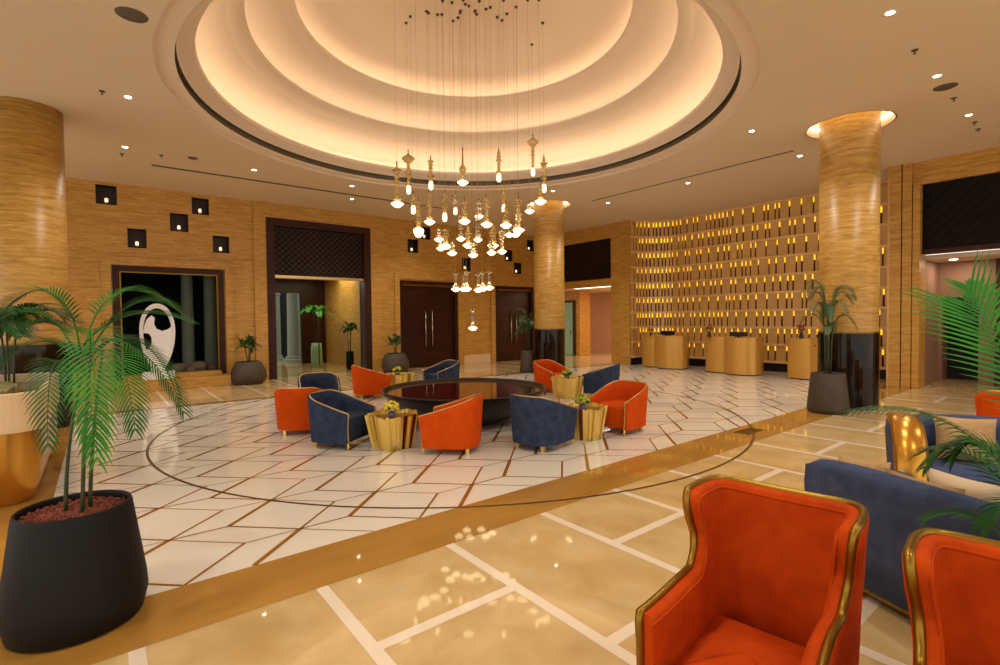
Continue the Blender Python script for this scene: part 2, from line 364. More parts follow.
# window 1
w1 = MB(); frame_boxes(w1, .27, 2.75, 3.17, .14, 15.95, 16.25); win = struct(w1.build('window_1', 'frame'))
b = MB(); frame_boxes(b, .41, 2.61, 3.03, .03, 16.0, 16.06, .37); b.build('window_frame', 'trim', win)
b = MB(); b.add([(.44, 16.1, .37), (1.6, 16.1, .37), (1.6, 16.1, 3.), (.44, 16.1, 3.)], [(0, 1, 2, 3)]); b.build('window_pane', 'glass', win); b = MB(); b.add([(1.62, 16.1, .37), (2.58, 16.1, .37), (2.58, 16.1, 3.), (1.62, 16.1, 3.)], [(0, 1, 2, 3)]); b.build('window_pane', 'glass', win)
b = MB(); b.box(.41, 2.61, 15.75, 16.2, 0, .37); b.box(.27, 2.75, 15.28, 15.75, 0, .28); struct(b.build('trim_3', 'trav'), 'low stone ledge under the glass window')
b = MB(); b.box(-1., 3.4, 19.5, 19.6, 0, 4); b.box(-1, -.9, 16.4, 19.5, 0, 4); b.box(3.3, 3.4, 16.4, 19.5, 0, 4); b.box(-1, 3.4, 16.4, 19.6, 4, 4.1); struct(b.build('wall_terrace', 'night'))
def column(name, x, y, h, r, m, label):
    t = empty(name, (x, y, 0)); tag(t, label, 'column')
    b = MB(); b.lathe([(r*.85, .25), (r*.8, h*.5), (r*.75, h-.35)], 24); b.build('shaft', m, t)
    b = MB(); b.lathe([(.001, 0), (r*1.3, 0), (r*1.3, .1), (r*1.05, .16), (r*1.1, .22), (r*.85, .25)], 24, smooth=False); b.build('base', m, t)
    b = MB(); b.lathe([(r*.75, h-.35), (r*.95, h-.3), (r*.85, h-.25), (r*1.3, h-.1), (r*1.35, h), (.001, h)], 24, smooth=False); b.build('capital', m, t); return t
column('garden_column', 2.05, 17.6, 3.6, .2, 'stonecol', 'left pale column outside behind the glass window')
column('garden_column', 2.66, 17.7, 3.6, .22, 'stonecol', 'right pale column outside behind the glass window')
for i, (x, y, r) in enumerate([(1.72, 16.75, .18), (2.2, 16.72, .2), (1.97, 16.48, .10), (1.98, 17.03, .14), (2.55, 16.8, .13)]):
    b = MB(); b.ball((0, 0, r*.75), r, 1.15, .9, .8, 14, 8); o = b.build('boulder', 'pebble'); o.location = (x, y, .0)
    o.location.z = .30; tag(o, ['large rounded boulder at the left of the stones behind the window', 'biggest rounded boulder at the middle of the stones behind the window', 'small rounded stone in front of the boulders behind the window', 'rounded boulder at the back of the stones behind the window', 'rightmost rounded boulder behind the window'][i], 'stone', 'boulders behind the window')
b = MB(); b.box(.45, 3.2, 16.41, 17.2, 0, .30); struct(b.build('trim_4', 'pebble'))
# sculpture
t = empty('abstract_sculpture', (1.14, 15.62, .0)); tag(t, 'white oval ring sculpture with a hole on a white block by the window', 'sculpture')
b = MB(); b.box(-.34, .34, -.28, .0, .28, .47); b.build('plinth', 'plaster', t, bevel=.01)
def oval(cx, cz, rx, rz, yy, n=40): return [(cx+rx*math.cos(2*PI*k/n)*(1.+.20*math.sin(2*PI*k/n)), yy, cz+rz*math.sin(2*PI*k/n)) for k in range(n)]
b = MB(); P = []
for fx, yy in ((1.0, -.20), (1.0, -.07), (.80, -.05), (.80, -.22), (1.0, -.20)):
    P.append([Vector(p) for p in oval(0, 1.34, .37*fx, .86*(fx if fx == 1 else .86), yy)])
b.grid([[P[j][k] for j in range(5)] for k in range(40)], True, True); b.build('outer_ring', 'plaster', t)
b = MB(); inner = [(-.30, 1.46), (-.27, 1.66), (-.22, 1.80), (-.12, 1.90), (-.05, 1.84), (-.07, 1.68), (-.02, 1.56), (.10, 1.50), (.22, 1.54), (.31, 1.62), (.325, 1.40), (.30, 1.10), (.24, .86), (.14, .68), (0, .62), (-.14, .68), (-.22, .84), (-.27, 1.02), (-.19, 1.06), (-.13, 1.18), (-.13, 1.34), (-.18, 1.44)]
n = len(inner); vs = [(x, -.17, z) for x, z in inner]+[(x, -.09, z) for x, z in inner]
b.add(vs, [tuple(range(n)), tuple(range(2*n-1, n-1, -1))]+[(i, (i+1) % n, n+(i+1) % n, n+i) for i in range(n)])
b.build('inner_body', 'plaster', t)
b = MB(); b.tube([(-.12, -.13, .50), (0, -.13, .60), (.12, -.13, .50)], .05); b.box(-.15, .15, -.19, -.07, .5, .56); b.build('foot', 'plaster', t)
# portal
p = MB(); frame_boxes(p, 3.88, 7.12, 4.78, .22, 15.90, 16.35); portal = struct(p.build('trim_5', 'frame'), 'tall dark wooden portal frame with a lattice screen above')
def lattice(parent, x0, x1, z0, z1, y, stepv=.19, axis=1, m='lattice', name='lattice_screen'):
    b = MB(); nx = int(round((x1-x0)/stepv)); nz = int(round((z1-z0)/stepv)); dx = (x1-x0)/nx; dz = (z1-z0)/nz
    for i in range(nx):
        for j in range(nz):
            cx = x0+(i+.5)*dx; cz = z0+(j+.5)*dz; w = .012
            for (ax_, az_), (bx_, bz_) in (((-.5, 0), (0, .5)), ((0, .5), (.5, 0)), ((.5, 0), (0, -.5)), ((0, -.5), (-.5, 0))):
                pts = [(cx+ax_*dx, cz+az_*dz), (cx+bx_*dx, cz+bz_*dz)]
                d = Vector((pts[1][0]-pts[0][0], 0, pts[1][1]-pts[0][1])).normalized(); nn = Vector((-d.z, 0, d.x))*w
                vs = []
                for yy in (y, y+.02):
                    for q, sg in ((pts[0], -1), (pts[1], -1), (pts[1], 1), (pts[0], 1)):
                        vs.append((q[0]+nn.x*sg, yy, q[1]+nn.z*sg))
                if axis == 0: vs = [(v[1], v[0], v[2]) for v in vs]
                b.add(vs, [(0, 1, 2, 3), (0, 1, 5, 4), (2, 3, 7, 6), (1, 2, 6, 5), (3, 0, 4, 7)])
    return b.build(name, m, parent)
b = MB(); b.box(4.10, 6.90, 16.08, 16.14, 3.10, 4.56); b.build('screen_panel', 'screen', portal); lattice(portal, 4.10, 6.90, 3.12, 4.55, 16.055)
b = MB(); b.box(4.10, 6.90, 15.98, 16.2, 3.02, 3.10); b.build('door_header', 'brass_light', portal)
d = struct(MB().box(4.14, 5.47, 16.10, 16.12, .02, 3.0).build('door_1', 'glass')); 
b = MB(); b.tube([(5.40, 16.05, .35), (5.40, 16.05, 1.85)], .02); b.build('door_handle', 'frame', d)
d = struct(MB().box(5.53, 6.86, 16.10, 16.12, .02, 3.0).build('door_2', 'glass'))
b = MB(); b.tube([(5.62, 16.05, .35), (5.62, 16.05, 1.85)], .02); b.build('door_handle', 'frame', d)
# vestibule behind portal
wall('wall_vestibule', 1, 21., .2, 2.6, 9.5, 0, 3.4, [(4.2, 6.4, 0, 2.85)], 'wood')
struct(MB().box(7.35, 7.55, 16.4, 21., 0, 3.4).build('wall_vestibule_right', 'trav')); struct(MB().box(3.2, 3.4, 16.4, 21, 0, 3.4).build('wall_vestibule_left', 'trav'))
struct(MB().box(3.2, 8.6, 16.4, 21.2, 3.4, 3.5).build('ceiling_vestibule', 'dome'))
struct(MB().box(3.4, 10.5, 25, 25.1, 0, 4).build('wall_garden', 'night'))
column('garden_column', 6.42, 22.2, 3.4, .32, 'stonecol', 'large pale column with a carved capital seen through the tall portal')
column('garden_column', 6.1, 23.6, 3.2, .2, 'stonecol', 'slim pale column behind the large one seen through the tall portal')
# double wooden doors
for k, (x0, x1, zt) in enumerate([(8.2, 10.6, 3.1), (12.4, 14.46, 3.04)]):
    fr = MB(); frame_boxes(fr, x0, x1, zt, .12, 15.97, 16.25); d = struct(fr.build('door_%d' % (k+3), 'wood'), ['left', 'right'][k]+' double dark wooden door with long steel handles')
    xm = (x0+x1)/2
    for s in (0, 1):
        lf = MB(); a0, a1 = (x0+.12, xm-.004) if s == 0 else (xm+.004, x1-.12)
        zz = [.01+i*(zt-.16)/6 for i in range(7)]
        for i in range(6): lf.box(a0, a1, 16.10, 16.16, zz[i]+.004, zz[i+1]-.004)
        lf.box(a0+.01, a1-.01, 16.12, 16.15, .01, zt-.15)
        l = lf.build('door_leaf', 'wood', d)
        hx = xm-.14 if s == 0 else xm+.14
        b = MB(); b.tube([(hx, 16.05, .75), (hx, 16.05, 2.05)], .022); b.tube([(hx, 16.10, .85), (hx, 16.05, .85)], .012); b.tube([(hx, 16.10, 1.95), (hx, 16.05, 1.95)], .012); b.build('door_handle', 'steel', d)
    b = MB(); b.box(x0+.12, x1-.12, 16.0, 16.1, zt-.17, zt-.12); b.build('door_header', 'trim', d)
# X = 15 stone wall with opening (far corner)
wb = wall('wall_back', 0, 15., .4, 11.42, 16.4, 0, H+.05, [(12.26, 15.1, 0, 4.70)], 'trav')
b = MB(); b.box(15.04, 15.25, 12.26, 15.1, 2.92, 3.20); b.build('opening_header', 'trav', wb)
sc = struct(MB().box(15.12, 15.18, 12.26, 15.1, 3.20, 4.70).build('trim_6', 'screen'), 'dark lattice screen above the corridor opening'); lattice(sc, 12.26, 15.1, 3.20, 4.70, 15.09, .19, 0)
b = MB(); b.box(15.4, 20, 11.9, 12.1, 0, 3.1); b.box(19.9, 20, 12.1, 20, 0, 3.1); struct(b.build('wall_corridor', 'pinkwall'))
struct(MB().box(17.2, 17.9, 15.86, 20, 0, 3.1).build('wall_corridor_pillar', 'trav'))
struct(MB().box(15.4, 20, 11.9, 20, 3.0, 3.1).build('ceiling_corridor', 'dome'))
d = struct(MB().box(17.14, 17.2, 16.25, 17.1, .02, 2.45).build('door_5', 'greenglass')); b = MB(); b.tube([(17.10, 16.35, .95), (17.10, 16.35, 1.15)], .015); b.build('door_handle', 'frame', d)
b = MB(); b.box(17.13, 17.2, 16.12, 16.25, 0, 2.55); b.box(17.13, 17.2, 16.25, 17.2, 2.45, 2.55); b.build('door_frame', 'frame', d)
b = MB(); b.box(16.0, 16.35, 12.3, 15.2, 2.985, 2.998); tag(b.build('light_strip', 'halo'), 'long bright ceiling light strip in the corridor behind the middle column', 'ceiling light')
struct(MB().box(8., 14.8, 16.45, 16.5, 0, 3.4).build('door_light_blocker', 'night'))  # unseen panel added behind the doors, stops world light leaking under them
# reception slotted wall
def path(s):
    """plan of the curved reception wall: s metres from the far stone corner"""
    cl = 1.85
    if s < cl:
        a = s/cl*PI/2; return Vector((15.06+1.24*math.sin(a), 10.30+1.08*math.cos(a), 0)), Vector((math.sin(a), math.cos(a)*.9, 0)).normalized()
    return Vector((16.30, 10.30-(s-cl), 0)), Vector((1, 0, 0))
SL = 1.85+6.75
def strip(b, s0, s1, z0, z1, d0, d1):
    n = max(1, int((s1-s0)/.12)) if s0 < 1.85 else 1; P = []
    for i in range(n+1):
        p, nn = path(s0+(s1-s0)*i/n); a = p+nn*d0; c = p+nn*d1
        P.append([(a.x, a.y, z0), (a.x, a.y, z1), (c.x, c.y, z1), (c.x, c.y, z0), (a.x, a.y, z0)])
    b.grid(P, False); b.add(P[0][:4], [(0, 1, 2, 3)]); b.add(P[-1][:4], [(3, 2, 1, 0)])
b = MB(); strip(b, 0, SL, 0, H+.05, .13, .18); wr = struct(b.build('wall_reception', 'backing'), 'gold reception wall of lit vertical slots between curved shelves')
ZS = [.30, .83, 1.36, 1.90, 2.44, 2.97, 3.53, 4.09, 4.63, 5.21]
for i, z in enumerate(ZS):
    b = MB(); strip(b, 0, SL, z-.04, z+.03, -.07, .14); b.build('shelf', 'shelf', wr)
for i in range(9):
    z0, z1 = ZS[i]+.03, ZS[i+1]-.04; b = MB(); s = .03
    rnd = random.Random(i*3+1)
    while s < SL-.05:
        w = rnd.choice([.07, .10, .10, .14, .16, .20, .24, .28]) if s > 1.6 else rnd.choice([.06, .08, .10, .12])
        e = min(s+w, SL); strip(b, s, e, z0, z1, 0., .035); s = e+rnd.choice([.045, .05, .055])
    b.build('slotted_panel', 'panel', wr)
    b = MB(); strip(b, .05, SL-.05, z1-.15, z1-.004, .10, .12); b.build('light_strip', 'ledyellow', wr)
b = MB(); strip(b, 0, SL, 0, .265, -.02, .10); b.build('plinth', 'blackplain', wr)
struct(MB().box(14.96, 16.55, 3.67, 3.80, 0, H).build('wall_reception_end', 'shelf'))
# right portal wall (x = 14.9)
wg = wall('wall_right', 0, 14.9, .45, -6, 3.66, 0, H+.05, [(-1.6, 3.15, 0, 4.70)], 'trav')
b = MB(); b.box(14.80, 14.90, 3.50, 3.72, 0, H); b.box(14.80, 14.90, 3.30, 3.475, 0, H); b.box(14.80, 14.90, 3.15, 3.28, 0, 4.72); b.build('pilaster', 'trav', wg)
b = MB(); b.box(14.96, 15.2, -1.6, 3.15, 3.10, 3.20); b.build('opening_header', 'frame', wg)
sc = struct(MB().box(15.02, 15.08, -1.6, 3.15, 3.20, 4.70).build('trim_7', 'screen'), 'large black lattice screen above the right opening'); lattice(sc, -1.6, 3.15, 3.20, 4.70, 14.995, .24, 0, 'screen')
struct(MB().box(15.35, 21, 3.15, 3.25, 0, 3.1).build('wall_passage', 'mauve'))
wall('wall_passage_back', 0, 16.6, .2, 2.1, 3.15, 0, 3.1, [(2.4, 3.08, 0, 2.12)], 'mauve'); struct(MB().box(17.6, 17.7, -1, 3.15, 0, 3).build('wall_passage_dark', 'night'))
struct(MB().box(15.35, 21, -4, 3.25, 3.0, 3.1).build('ceiling_passage', 'dome'))
struct(MB().box(16.5, 16.9, -4, 2.1, 0, 3.0).build('wall_passage_pier', 'frame'))
b = MB(); b.lathe([(.001, -.006), (.06, -.006), (.08, 0)], 18); o = b.build('downlight', 'down'); o.location = (15.9, 2.75, 3.0); tag(o, 'small round downlight in the low ceiling of the right passage', 'ceiling light')

# ------------------------------------------------------------------ round columns
CL = ['right round travertine column with a glowing ceiling ring and black base', 'middle round travertine column behind the orange chair, black marble base', 'left round travertine column behind the gold planter']
for (cx, cy), lb in zip(COLS, CL):
    t = empty('round_column', (cx, cy, 0)); tag(t, lb, 'column', 'round travertine columns'); r = .47; top = 5.46 if cx > 0 else H
    b = MB(); b.lathe([(r, 1.38), (r, top), (.001, top)], 48); b.build('shaft', 'trav_col', t)
    b = MB(); b.lathe([(.001, 0), (r+.012, 0), (r+.012, 1.38), (r-.01, 1.38)], 48, smooth=False); b.build('base', 'black', t)
    b = MB(); b.lathe([(r+.002, 1.375), (r+.02, 1.38), (r+.02, 1.40), (r, 1.405)], 48, smooth=False); b.build('brass_band', 'trim', t)

# ------------------------------------------------------------------ ceiling fittings
DL = [(.43, 9.8, 'beside the dome at the left edge of the ceiling'), (.48, 12.59, 'near the top of the left column'), (2.88, 12.75, 'in front of the tall portal'), (5.24, 12.78, 'below the dome, left of the chandelier, nearer of two'), (5.79, 14.13, 'below the dome, left of the chandelier, nearer the wall'),
      (9.87, 10.06, 'between the chandelier and the middle column'), (12.26, 10.12, 'right of the middle column'), (12.18, 7.39, 'in front of the reception wall'), (9.79, 4.61, 'left of the right column ring'), (12.16, 4.68, 'just behind the right column ring'), (7.31, 1.85, 'at the top right of the ceiling, nearest the camera'), (9.78, 1.9, 'right of the dome above the palm'), (12.14, 1.92, 'at the far right before the black screen'),
      (8.4, 14.1, None), (2.2, 1.9, None), (-.6, 1.9, None), (4.7, 1.85, None), (-.5, 4.6, None), (12.2, 12.6, None), (2.9, -1.5, None), (7.3, -1.5, None), (-3., 8., None), (-3, 13., None), (-3, 2.5, None)]
for x, y, lb in DL:
    if lb:
        t = empty('downlight', (x, y, H)); tag(t, 'small round recessed downlight '+lb, 'ceiling light', 'recessed ceiling downlights')
        b = MB(); b.lathe([(.045, -.002), (.075, -.006), (.078, 0.0)], 20); b.build('bezel', 'dome', t)
        b = MB(); b.lathe([(.001, -.003), (.045, -.003)], 20); b.build('lens', 'down', t)
    l = bpy.data.lights.new('downlight_beam', 'SPOT'); l.energy = 165; l.color = (1., .93, .80); l.spot_size = R(125); l.spot_blend = .8; l.shadow_soft_size = .12
    o = bpy.data.objects.new('downlight_beam', l); C.objects.link(o); o.location = (x, y, H-.03)
for i, (x, y, r, lb) in enumerate([(.37, 7.18, .16, 'large round ceiling speaker left of the dome'), (10.35, 1.91, .15, 'round ceiling speaker grille among the right downlights'), (1.64, 12.59, .10, 'round ceiling speaker behind the left column')]):
    b = MB(); b.lathe([(.001, -.012), (r*.8, -.014), (r, 0)], 24, (0, 0, 0)); o = b.build('ceiling_speaker', 'slot'); o.location = (x, y, H); tag(o, lb, 'speaker')
for x, y, lb in [(.11, 9.78, 'small dark sprinkler on the left of the ceiling beside a downlight'), (.44, 13.15, 'small sprinkler near the left column top'), (1.09, 12.75, 'small sprinkler right of the left column'), (8.59, 1.9, 'small dark sprinkler above the right palm, nearest the camera'), (10.99, 1.92, 'small sprinkler between the two right downlights'), (12.67, 1.92, 'small green exit indicator dome on the right ceiling'), (13.19, 1.95, 'farthest small sprinkler on the right ceiling')]:
    b = MB(); b.lathe([(.001, -.05), (.02, -.05), (.02, -.045), (.006, -.042), (.006, -.01), (.04, -.008), (.045, .01)], 14, smooth=False); o = b.build('sprinkler', 'canopy'); o.location = (x, y, H); tag(o, lb, 'sprinkler')

# ------------------------------------------------------------------ chandelier of single pendants
# (image column hint is turned into plan positions below once, in metres: across, deep, top, bottom)
PEND = [(-1.12, -.95, 4.50, 3.74, 'saucer'), (-1.02, .55, 4.72, 3.98, 'capsule_big'), (-.93, .35, 3.98, 3.62, 'capsule'), (-.60, .25, 4.60, 4.05, 'capsule'), (-.02, .2, 4.74, 4.12, 'saucer_onion'), (.62, .4, 4.72, 4.18, 'capsule'), (1.18, 1.35, 4.98, 4.28, 'capsule_big'), (1.42, .6, 4.60, 3.98, 'capsule'), (1.40, -.1, 4.12, 3.76, 'saucer'), (1.20, -.1, 3.78, 3.60, 'saucer_small'),
        (-.78, -.5, 3.85, 3.20, 'bulb'), (-.63, .2, 4.00, 3.42, 'saucer'), (-.36, .3, 3.99, 3.48, 'capsule'), (-.18, .5, 3.98, 3.60, 'capsule_small'), (.03, -.2, 3.86, 3.42, 'saucer'), (.26, .3, 3.84, 3.52, 'saucer_small'), (.43, -.2, 3.90, 3.36, 'saucer'), (.70, .5, 4.10, 3.62, 'capsule'), (.77, -.1, 3.78, 3.34, 'saucer'), (.98, .1, 3.86, 3.44, 'capsule'), (1.02, -.4, 3.92, 3.25, 'saucer'), (.95, -.2, 3.42, 3.18, 'saucer_small'), (.80, .3, 3.42, 3.18, 'saucer_small'),
        (-.43, -.3, 3.36, 3.11, 'saucer_small'), (-.32, -.1, 3.36, 2.98, 'saucer'), (-.44, .3, 3.12, 2.95, 'saucer_small'), (-.08, .4, 3.60, 3.12, 'saucer_small'), (-.20, -.2, 3.12, 2.86, 'saucer_small'), (.08, .0, 3.40, 2.99, 'saucer'), (.24, .2, 3.55, 3.10, 'saucer_small'), (.19, -.35, 3.10, 2.82, 'saucer_small'), (.52, .1, 3.42, 2.98, 'saucer'), (.52, -.3, 3.08, 2.86, 'saucer_small'), (.70, -.2, 3.32, 2.88, 'saucer_small'),
        (-.155, -.05, 2.54, 2.21, 'stem'), (-.03, .25, 2.52, 2.21, 'stem'), (.05, -.12, 2.57, 2.21, 'stem'), (.235, .22, 2.53, 2.19, 'stem'), (.335, -.08, 2.56, 2.21, 'stem'), (.44, .15, 2.57, 2.23, 'stem'), (.14, .05, 1.90, 1.50, 'stem')]
def lamp_prof(kind):
    if kind.startswith('saucer') or kind == 'stem': return [(.001, 0.), (.045, .006), (.075, .030), (.115, .062), (.118, .070), (.075, .095), (.035, .115), (.02, .12)], .12
    if kind == 'bulb': return [(.001, 0.), (.05, .01), (.085, .06), (.105, .13), (.08, .17), (.03, .19)], .19
    return [(.001, 0.), (.03, .006), (.045, .03), (.048, .09), (.044, .15), (.03, .175), (.015, .18)], .18
TIER = [(0, 10, 'uppermost tier'), (10, 23, 'second tier'), (23, 34, 'third tier'), (34, 40, 'low cluster')]
ORD = ['leftmost', 'second from the left', 'third from the left', 'fourth from the left', 'fifth from the left', 'sixth from the left', 'seventh from the left', 'eighth from the left', 'ninth from the left', 'tenth from the left', 'eleventh from the left', 'twelfth from the left', 'thirteenth from the left']
KD = {'saucer': 'amber glass pendant with glowing saucer', 'capsule_big': 'amber onion pendant with glowing capsule', 'capsule': 'glass pendant with a glowing capsule', 'saucer_onion': 'amber bead pendant with glowing cup', 'bulb': 'glass pendant with a fat glowing bulb', 'capsule_small': 'short pendant with glowing capsule', 'saucer_small': 'small pendant with glowing saucer', 'stem': 'clear stemmed pendant with glowing saucer'}
labels = {}
for a, e, tn in TIER:
    for r_, i in enumerate(sorted(range(a, e), key=lambda q: PEND[q][0])): labels[i] = KD[PEND[i][4]]+', '+ORD[r_]+' in the chandelier '+tn
labels[40] = 'lowest glass pendant of the chandelier, hanging alone below all others'
for i, (u, w, zt, zb, kind) in enumerate(PEND):
    p = Vector((5.2, 7.6, 0))+RV*u*(1+w/9.2)+FV*w
    k = 1+w/9.2; zt = 1.7+(zt-1.7)*k; zb = 1.7+(zb-1.7)*k
    t = empty('pendant_lamp', (p.x, p.y, zb)); tag(t, labels[i], 'pendant lamp', 'glass pendants of the dome chandelier')
    s = .72 if 'small' in kind or kind == 'stem' else .88
    pr, lh = lamp_prof(kind); b = MB(); b.lathe([(r*s, z*s) for r, z in pr], 18); b.build('glowing_lamp', 'bulb', t)
    z = lh*s; hh = zt-zb; rnd = random.Random(i+5)
    b = MB()
    if kind == 'stem':
        b.lathe([(.05, z), (.06, z+.02), (.022, z+.04), (.018, z+.10), (.03, z+.15), (.018, z+.2), (.02, hh-.03), (.07, hh-.02), (.07, hh-.005), (.01, hh)], 16); mt = 'clear'
    else:
        mt = 'amber' if 'small' not in kind else 'clear'; prof = [(.03, z)]; zz = z
        while zz < hh-.06:
            q = rnd.choice([(.06, .055), (.045, .07), (.075, .045), (.035, .08)]); hgt = min(q[1], hh-zz)
            prof += [(.025, zz+.005), (q[0]*.8, zz+hgt*.25), (q[0], zz+hgt*.5), (q[0]*.75, zz+hgt*.8), (.025, zz+hgt)]; zz += hgt
        if kind == 'capsule_big': prof = [q for q in prof if q[1] < hh-.22]+[(.02, hh-.21), (.06, hh-.18), (.125, hh-.12), (.12, hh-.10), (.05, hh-.05), (.02, hh-.02)]
        if kind == 'saucer_onion': prof = [(.03, z), (.02, z+.1), (.06, z+.16), (.07, z+.2), (.02, z+.28), (.015, hh-.05)]
        prof.append((.008, hh)); b.lathe(prof, 16)
    b.build('glass_body', mt, t)
    b = MB(); b.lathe([(.001, 0), (.012, 0), (.012, .07), (.001, .07)], 8, (0, 0, hh-.01)); b.build('socket', 'trim', t)
    b = MB(); b.tube([(0, 0, hh+.04), (0, 0, 7.35-zb)], .0024, 5); b.build('cord', 'cord', t)
    b = MB(); b.lathe([(.001, -.03), (.022, -.03), (.03, -.008), (.03, 0)], 10, (0, 0, 7.35-zb)); b.build('ceiling_canopy', 'canopy', t)

# ------------------------------------------------------------------ tub chairs
def u_plan(n, w, d, pw=2.6):
    """U from the front of one arm round the back to the other; front is -y"""
    pts = []; ys = -d*.5
    for i in range(n+1):
        t = -1+2*i/n; a = t*PI*.5; 
        L = .42                                                         # share of straight arm
        if abs(t) > 1-L*.5 * 1.2:
            k = (abs(t)-(1-.6*L))/(.6*L); pts.append((math.copysign(w*.5*(1-.03*k), t), d*.06-(d*.56)*k))
        else:
            a = t/(1-.6*L)*PI*.5; c, s_ = math.cos(a), math.sin(a)
            pts.append((math.copysign(abs(s_)**(2/pw), s_)*w*.5, d*.06+abs(c)**(2/pw)*d*.44))
    return pts
def shell(n, w, d, th, z0, hfn, flare, inset=.0, rows=6, lean=0.):
    out = u_plan(n, w, d); P = []
    for i, (x, y) in enumerate(out):
        a = Vector(out[max(0, i-1)]); e = Vector(out[min(n, i+1)]); tg = (e-a).normalized(); nn = Vector((tg.y, -tg.x))
        if nn.dot(Vector((x, y+.05))) > 0: nn = -nn
        h = hfn(x, y); row = []
        for j in range(rows+1):
            v = j/rows; z = z0+(h-z0)*v; f = 1-flare*(1-v)
            row.append(Vector((x*f, y*f+lean*max(0, z-.45)*(1 if y > 0 else .3), z)))
        top = row[-1]; row.append(top+Vector((nn.x*th*.2, nn.y*th*.2, .012))); row.append(top+Vector((nn.x*th*.8, nn.y*th*.8, .012)))
        for j in range(rows, -1, -1):
            q = row[j]; row.append(q+Vector((nn.x*th, nn.y*th, 0)))
        row.append(row[0].copy()); P.append(row)
    return P
def make_tub(fab, label, loc, face, trimmat='brass_light', w=.74, d=.74):
    """face: direction (degrees on the floor plan) the seat opens to"""
    t = empty('tub_chair', loc, R(face)+PI/2); tag(t, label, 'chair')
    hf = lambda x, y: .475+.22*min(1, max(0, (y+.37)/.70))**1.1
    P = shell(44, w, d, .065, .085, hf, .10)
    b = MB(); b.grid(P, True); nr = len(P[0])-1
    b.add([p for p in P[0][:-1]], [tuple(range(nr))]); b.add([p for p in P[-1][:-1]], [tuple(range(nr-1, -1, -1))]); b.add([Vector((q[0].x*.98, q[0].y*.98, .10)) for q in P], [tuple(range(len(P)))]); b.build('shell', fab, t)
    top = [p[7]*.5+p[8]*.5+Vector((0, 0, .006)) for p in P]
    front = lambda q, sg: [Vector((q[0]*.985, -.375, z)) for z in ()]
    L = P[0]; Rr = P[-1]
    def down(Q): 
        m = (Q[7]+Q[8])/2; bt = (Q[0]+Q[-2])/2; return [Vector((bt.x+(m.x-bt.x)*k, m.y-.012+.03*(1-k)+.018*math.sin(k*PI), bt.z+(m.z-bt.z)*k)) for k in (0, .2, .4, .6, .8, .95)]
    pts = down(L)+top+down(Rr)[::-1]; b = MB(); b.tube(pts, .0105, 8); b.build('brass_trim', trimmat, t)
    b = MB(); n = 28; rows = []
    pl = u_plan(n, w*.84, d*.90)
    for z, k in ((.10, .93), (.36, .97), (.395, .965), (.415, .92), (.425, .6), (.428, .02)):
        rows.append([Vector((x*k, (y+.02)*k-.01, z)) for x, y in pl]+[Vector((pl[0][0]*k, (pl[0][1]+.02)*k-.01, z))])
    b.grid([[rows[j][i] for j in range(6)] for i in range(n+2)], True); b.build('seat', fab, t)
    for sx in (-1, 1):
        Q = L if (L[0].x > 0) == (sx > 0) else Rr; bt = (Q[0]+Q[-2])/2
        b = MB(); b.tube([Vector((bt.x, bt.y-.0+.0, .10)), Vector((bt.x, bt.y-.012, .05)), Vector((bt.x*.97, bt.y+.005, 0))], .016, 8, rs=[.018, .016, .011]); b.build('leg', 'gold', t)
        b = MB(); b.box(sx*.2-.022, sx*.2+.022, .20, .245, 0, .10); b.build('leg', 'gold', t)
    return t
TUBS = [('orange', 'leftmost orange tub chair, its back to the camera', (2.42, 8.03, 0), 60),
        ('blue', 'blue tub chair with gold trim left of the front left gold table, open right', (2.56, 6.85, 0), -56),
        ('orange', 'orange tub chair seen from behind just right of the front left gold table', (3.61, 5.55, 0), 132),
        ('blue', 'blue tub chair seen from behind in front of the black bowl', (4.57, 4.94, 0), 12),
        ('orange', 'orange tub chair with gold trim right of the front right gold table, seat visible', (6.17, 4.87, 0), 184),
        ('orange', 'small orange tub chair before the middle column, seat visible', (8.29, 8.59, 0), -88),
        ('blue', 'blue tub chair seen from behind, right of the bowl between two orange chairs', (8.62, 7.29, 0), 118),
        ('orange', 'orange tub chair seen from behind, left of the far side of the bowl', (4.70, 10.70, 0), -8),
        ('blue', 'blue tub chair behind the leftmost orange chair, open toward the camera', (3.17, 9.47, 0), -105),
        ('blue', 'far blue tub chair half hidden behind the black bowl', (6.44, 10.36, 0), -178),
        ('orange', 'orange tub chair at the far right edge behind the sofa', (9.30, 1.0, 0), 10)]
for f, lb, loc, fa in TUBS: make_tub(f, lb, loc, fa)['group'] = 'tub chairs around the lobby'

# ------------------------------------------------------------------ bowl fountain
t = empty('bowl_fountain', (4.86, 7.14, 0)); tag(t, 'wide shallow black bowl fountain in the centre of the seating', 'fountain')
b = MB(); b.lathe([(.001, 0), (.66, 0), (.70, .03), (.84, .08), (1.04, .18), (1.24, .33), (1.36, .47), (1.395, .535), (1.39, .55), (1.35, .55), (1.31, .52), (1.25, .49)], 72); b.build('basin', 'bowl', t)
b = MB(); b.lathe([(1.295, .505), (.001, .505)], 72); b.build('water', 'water', t)

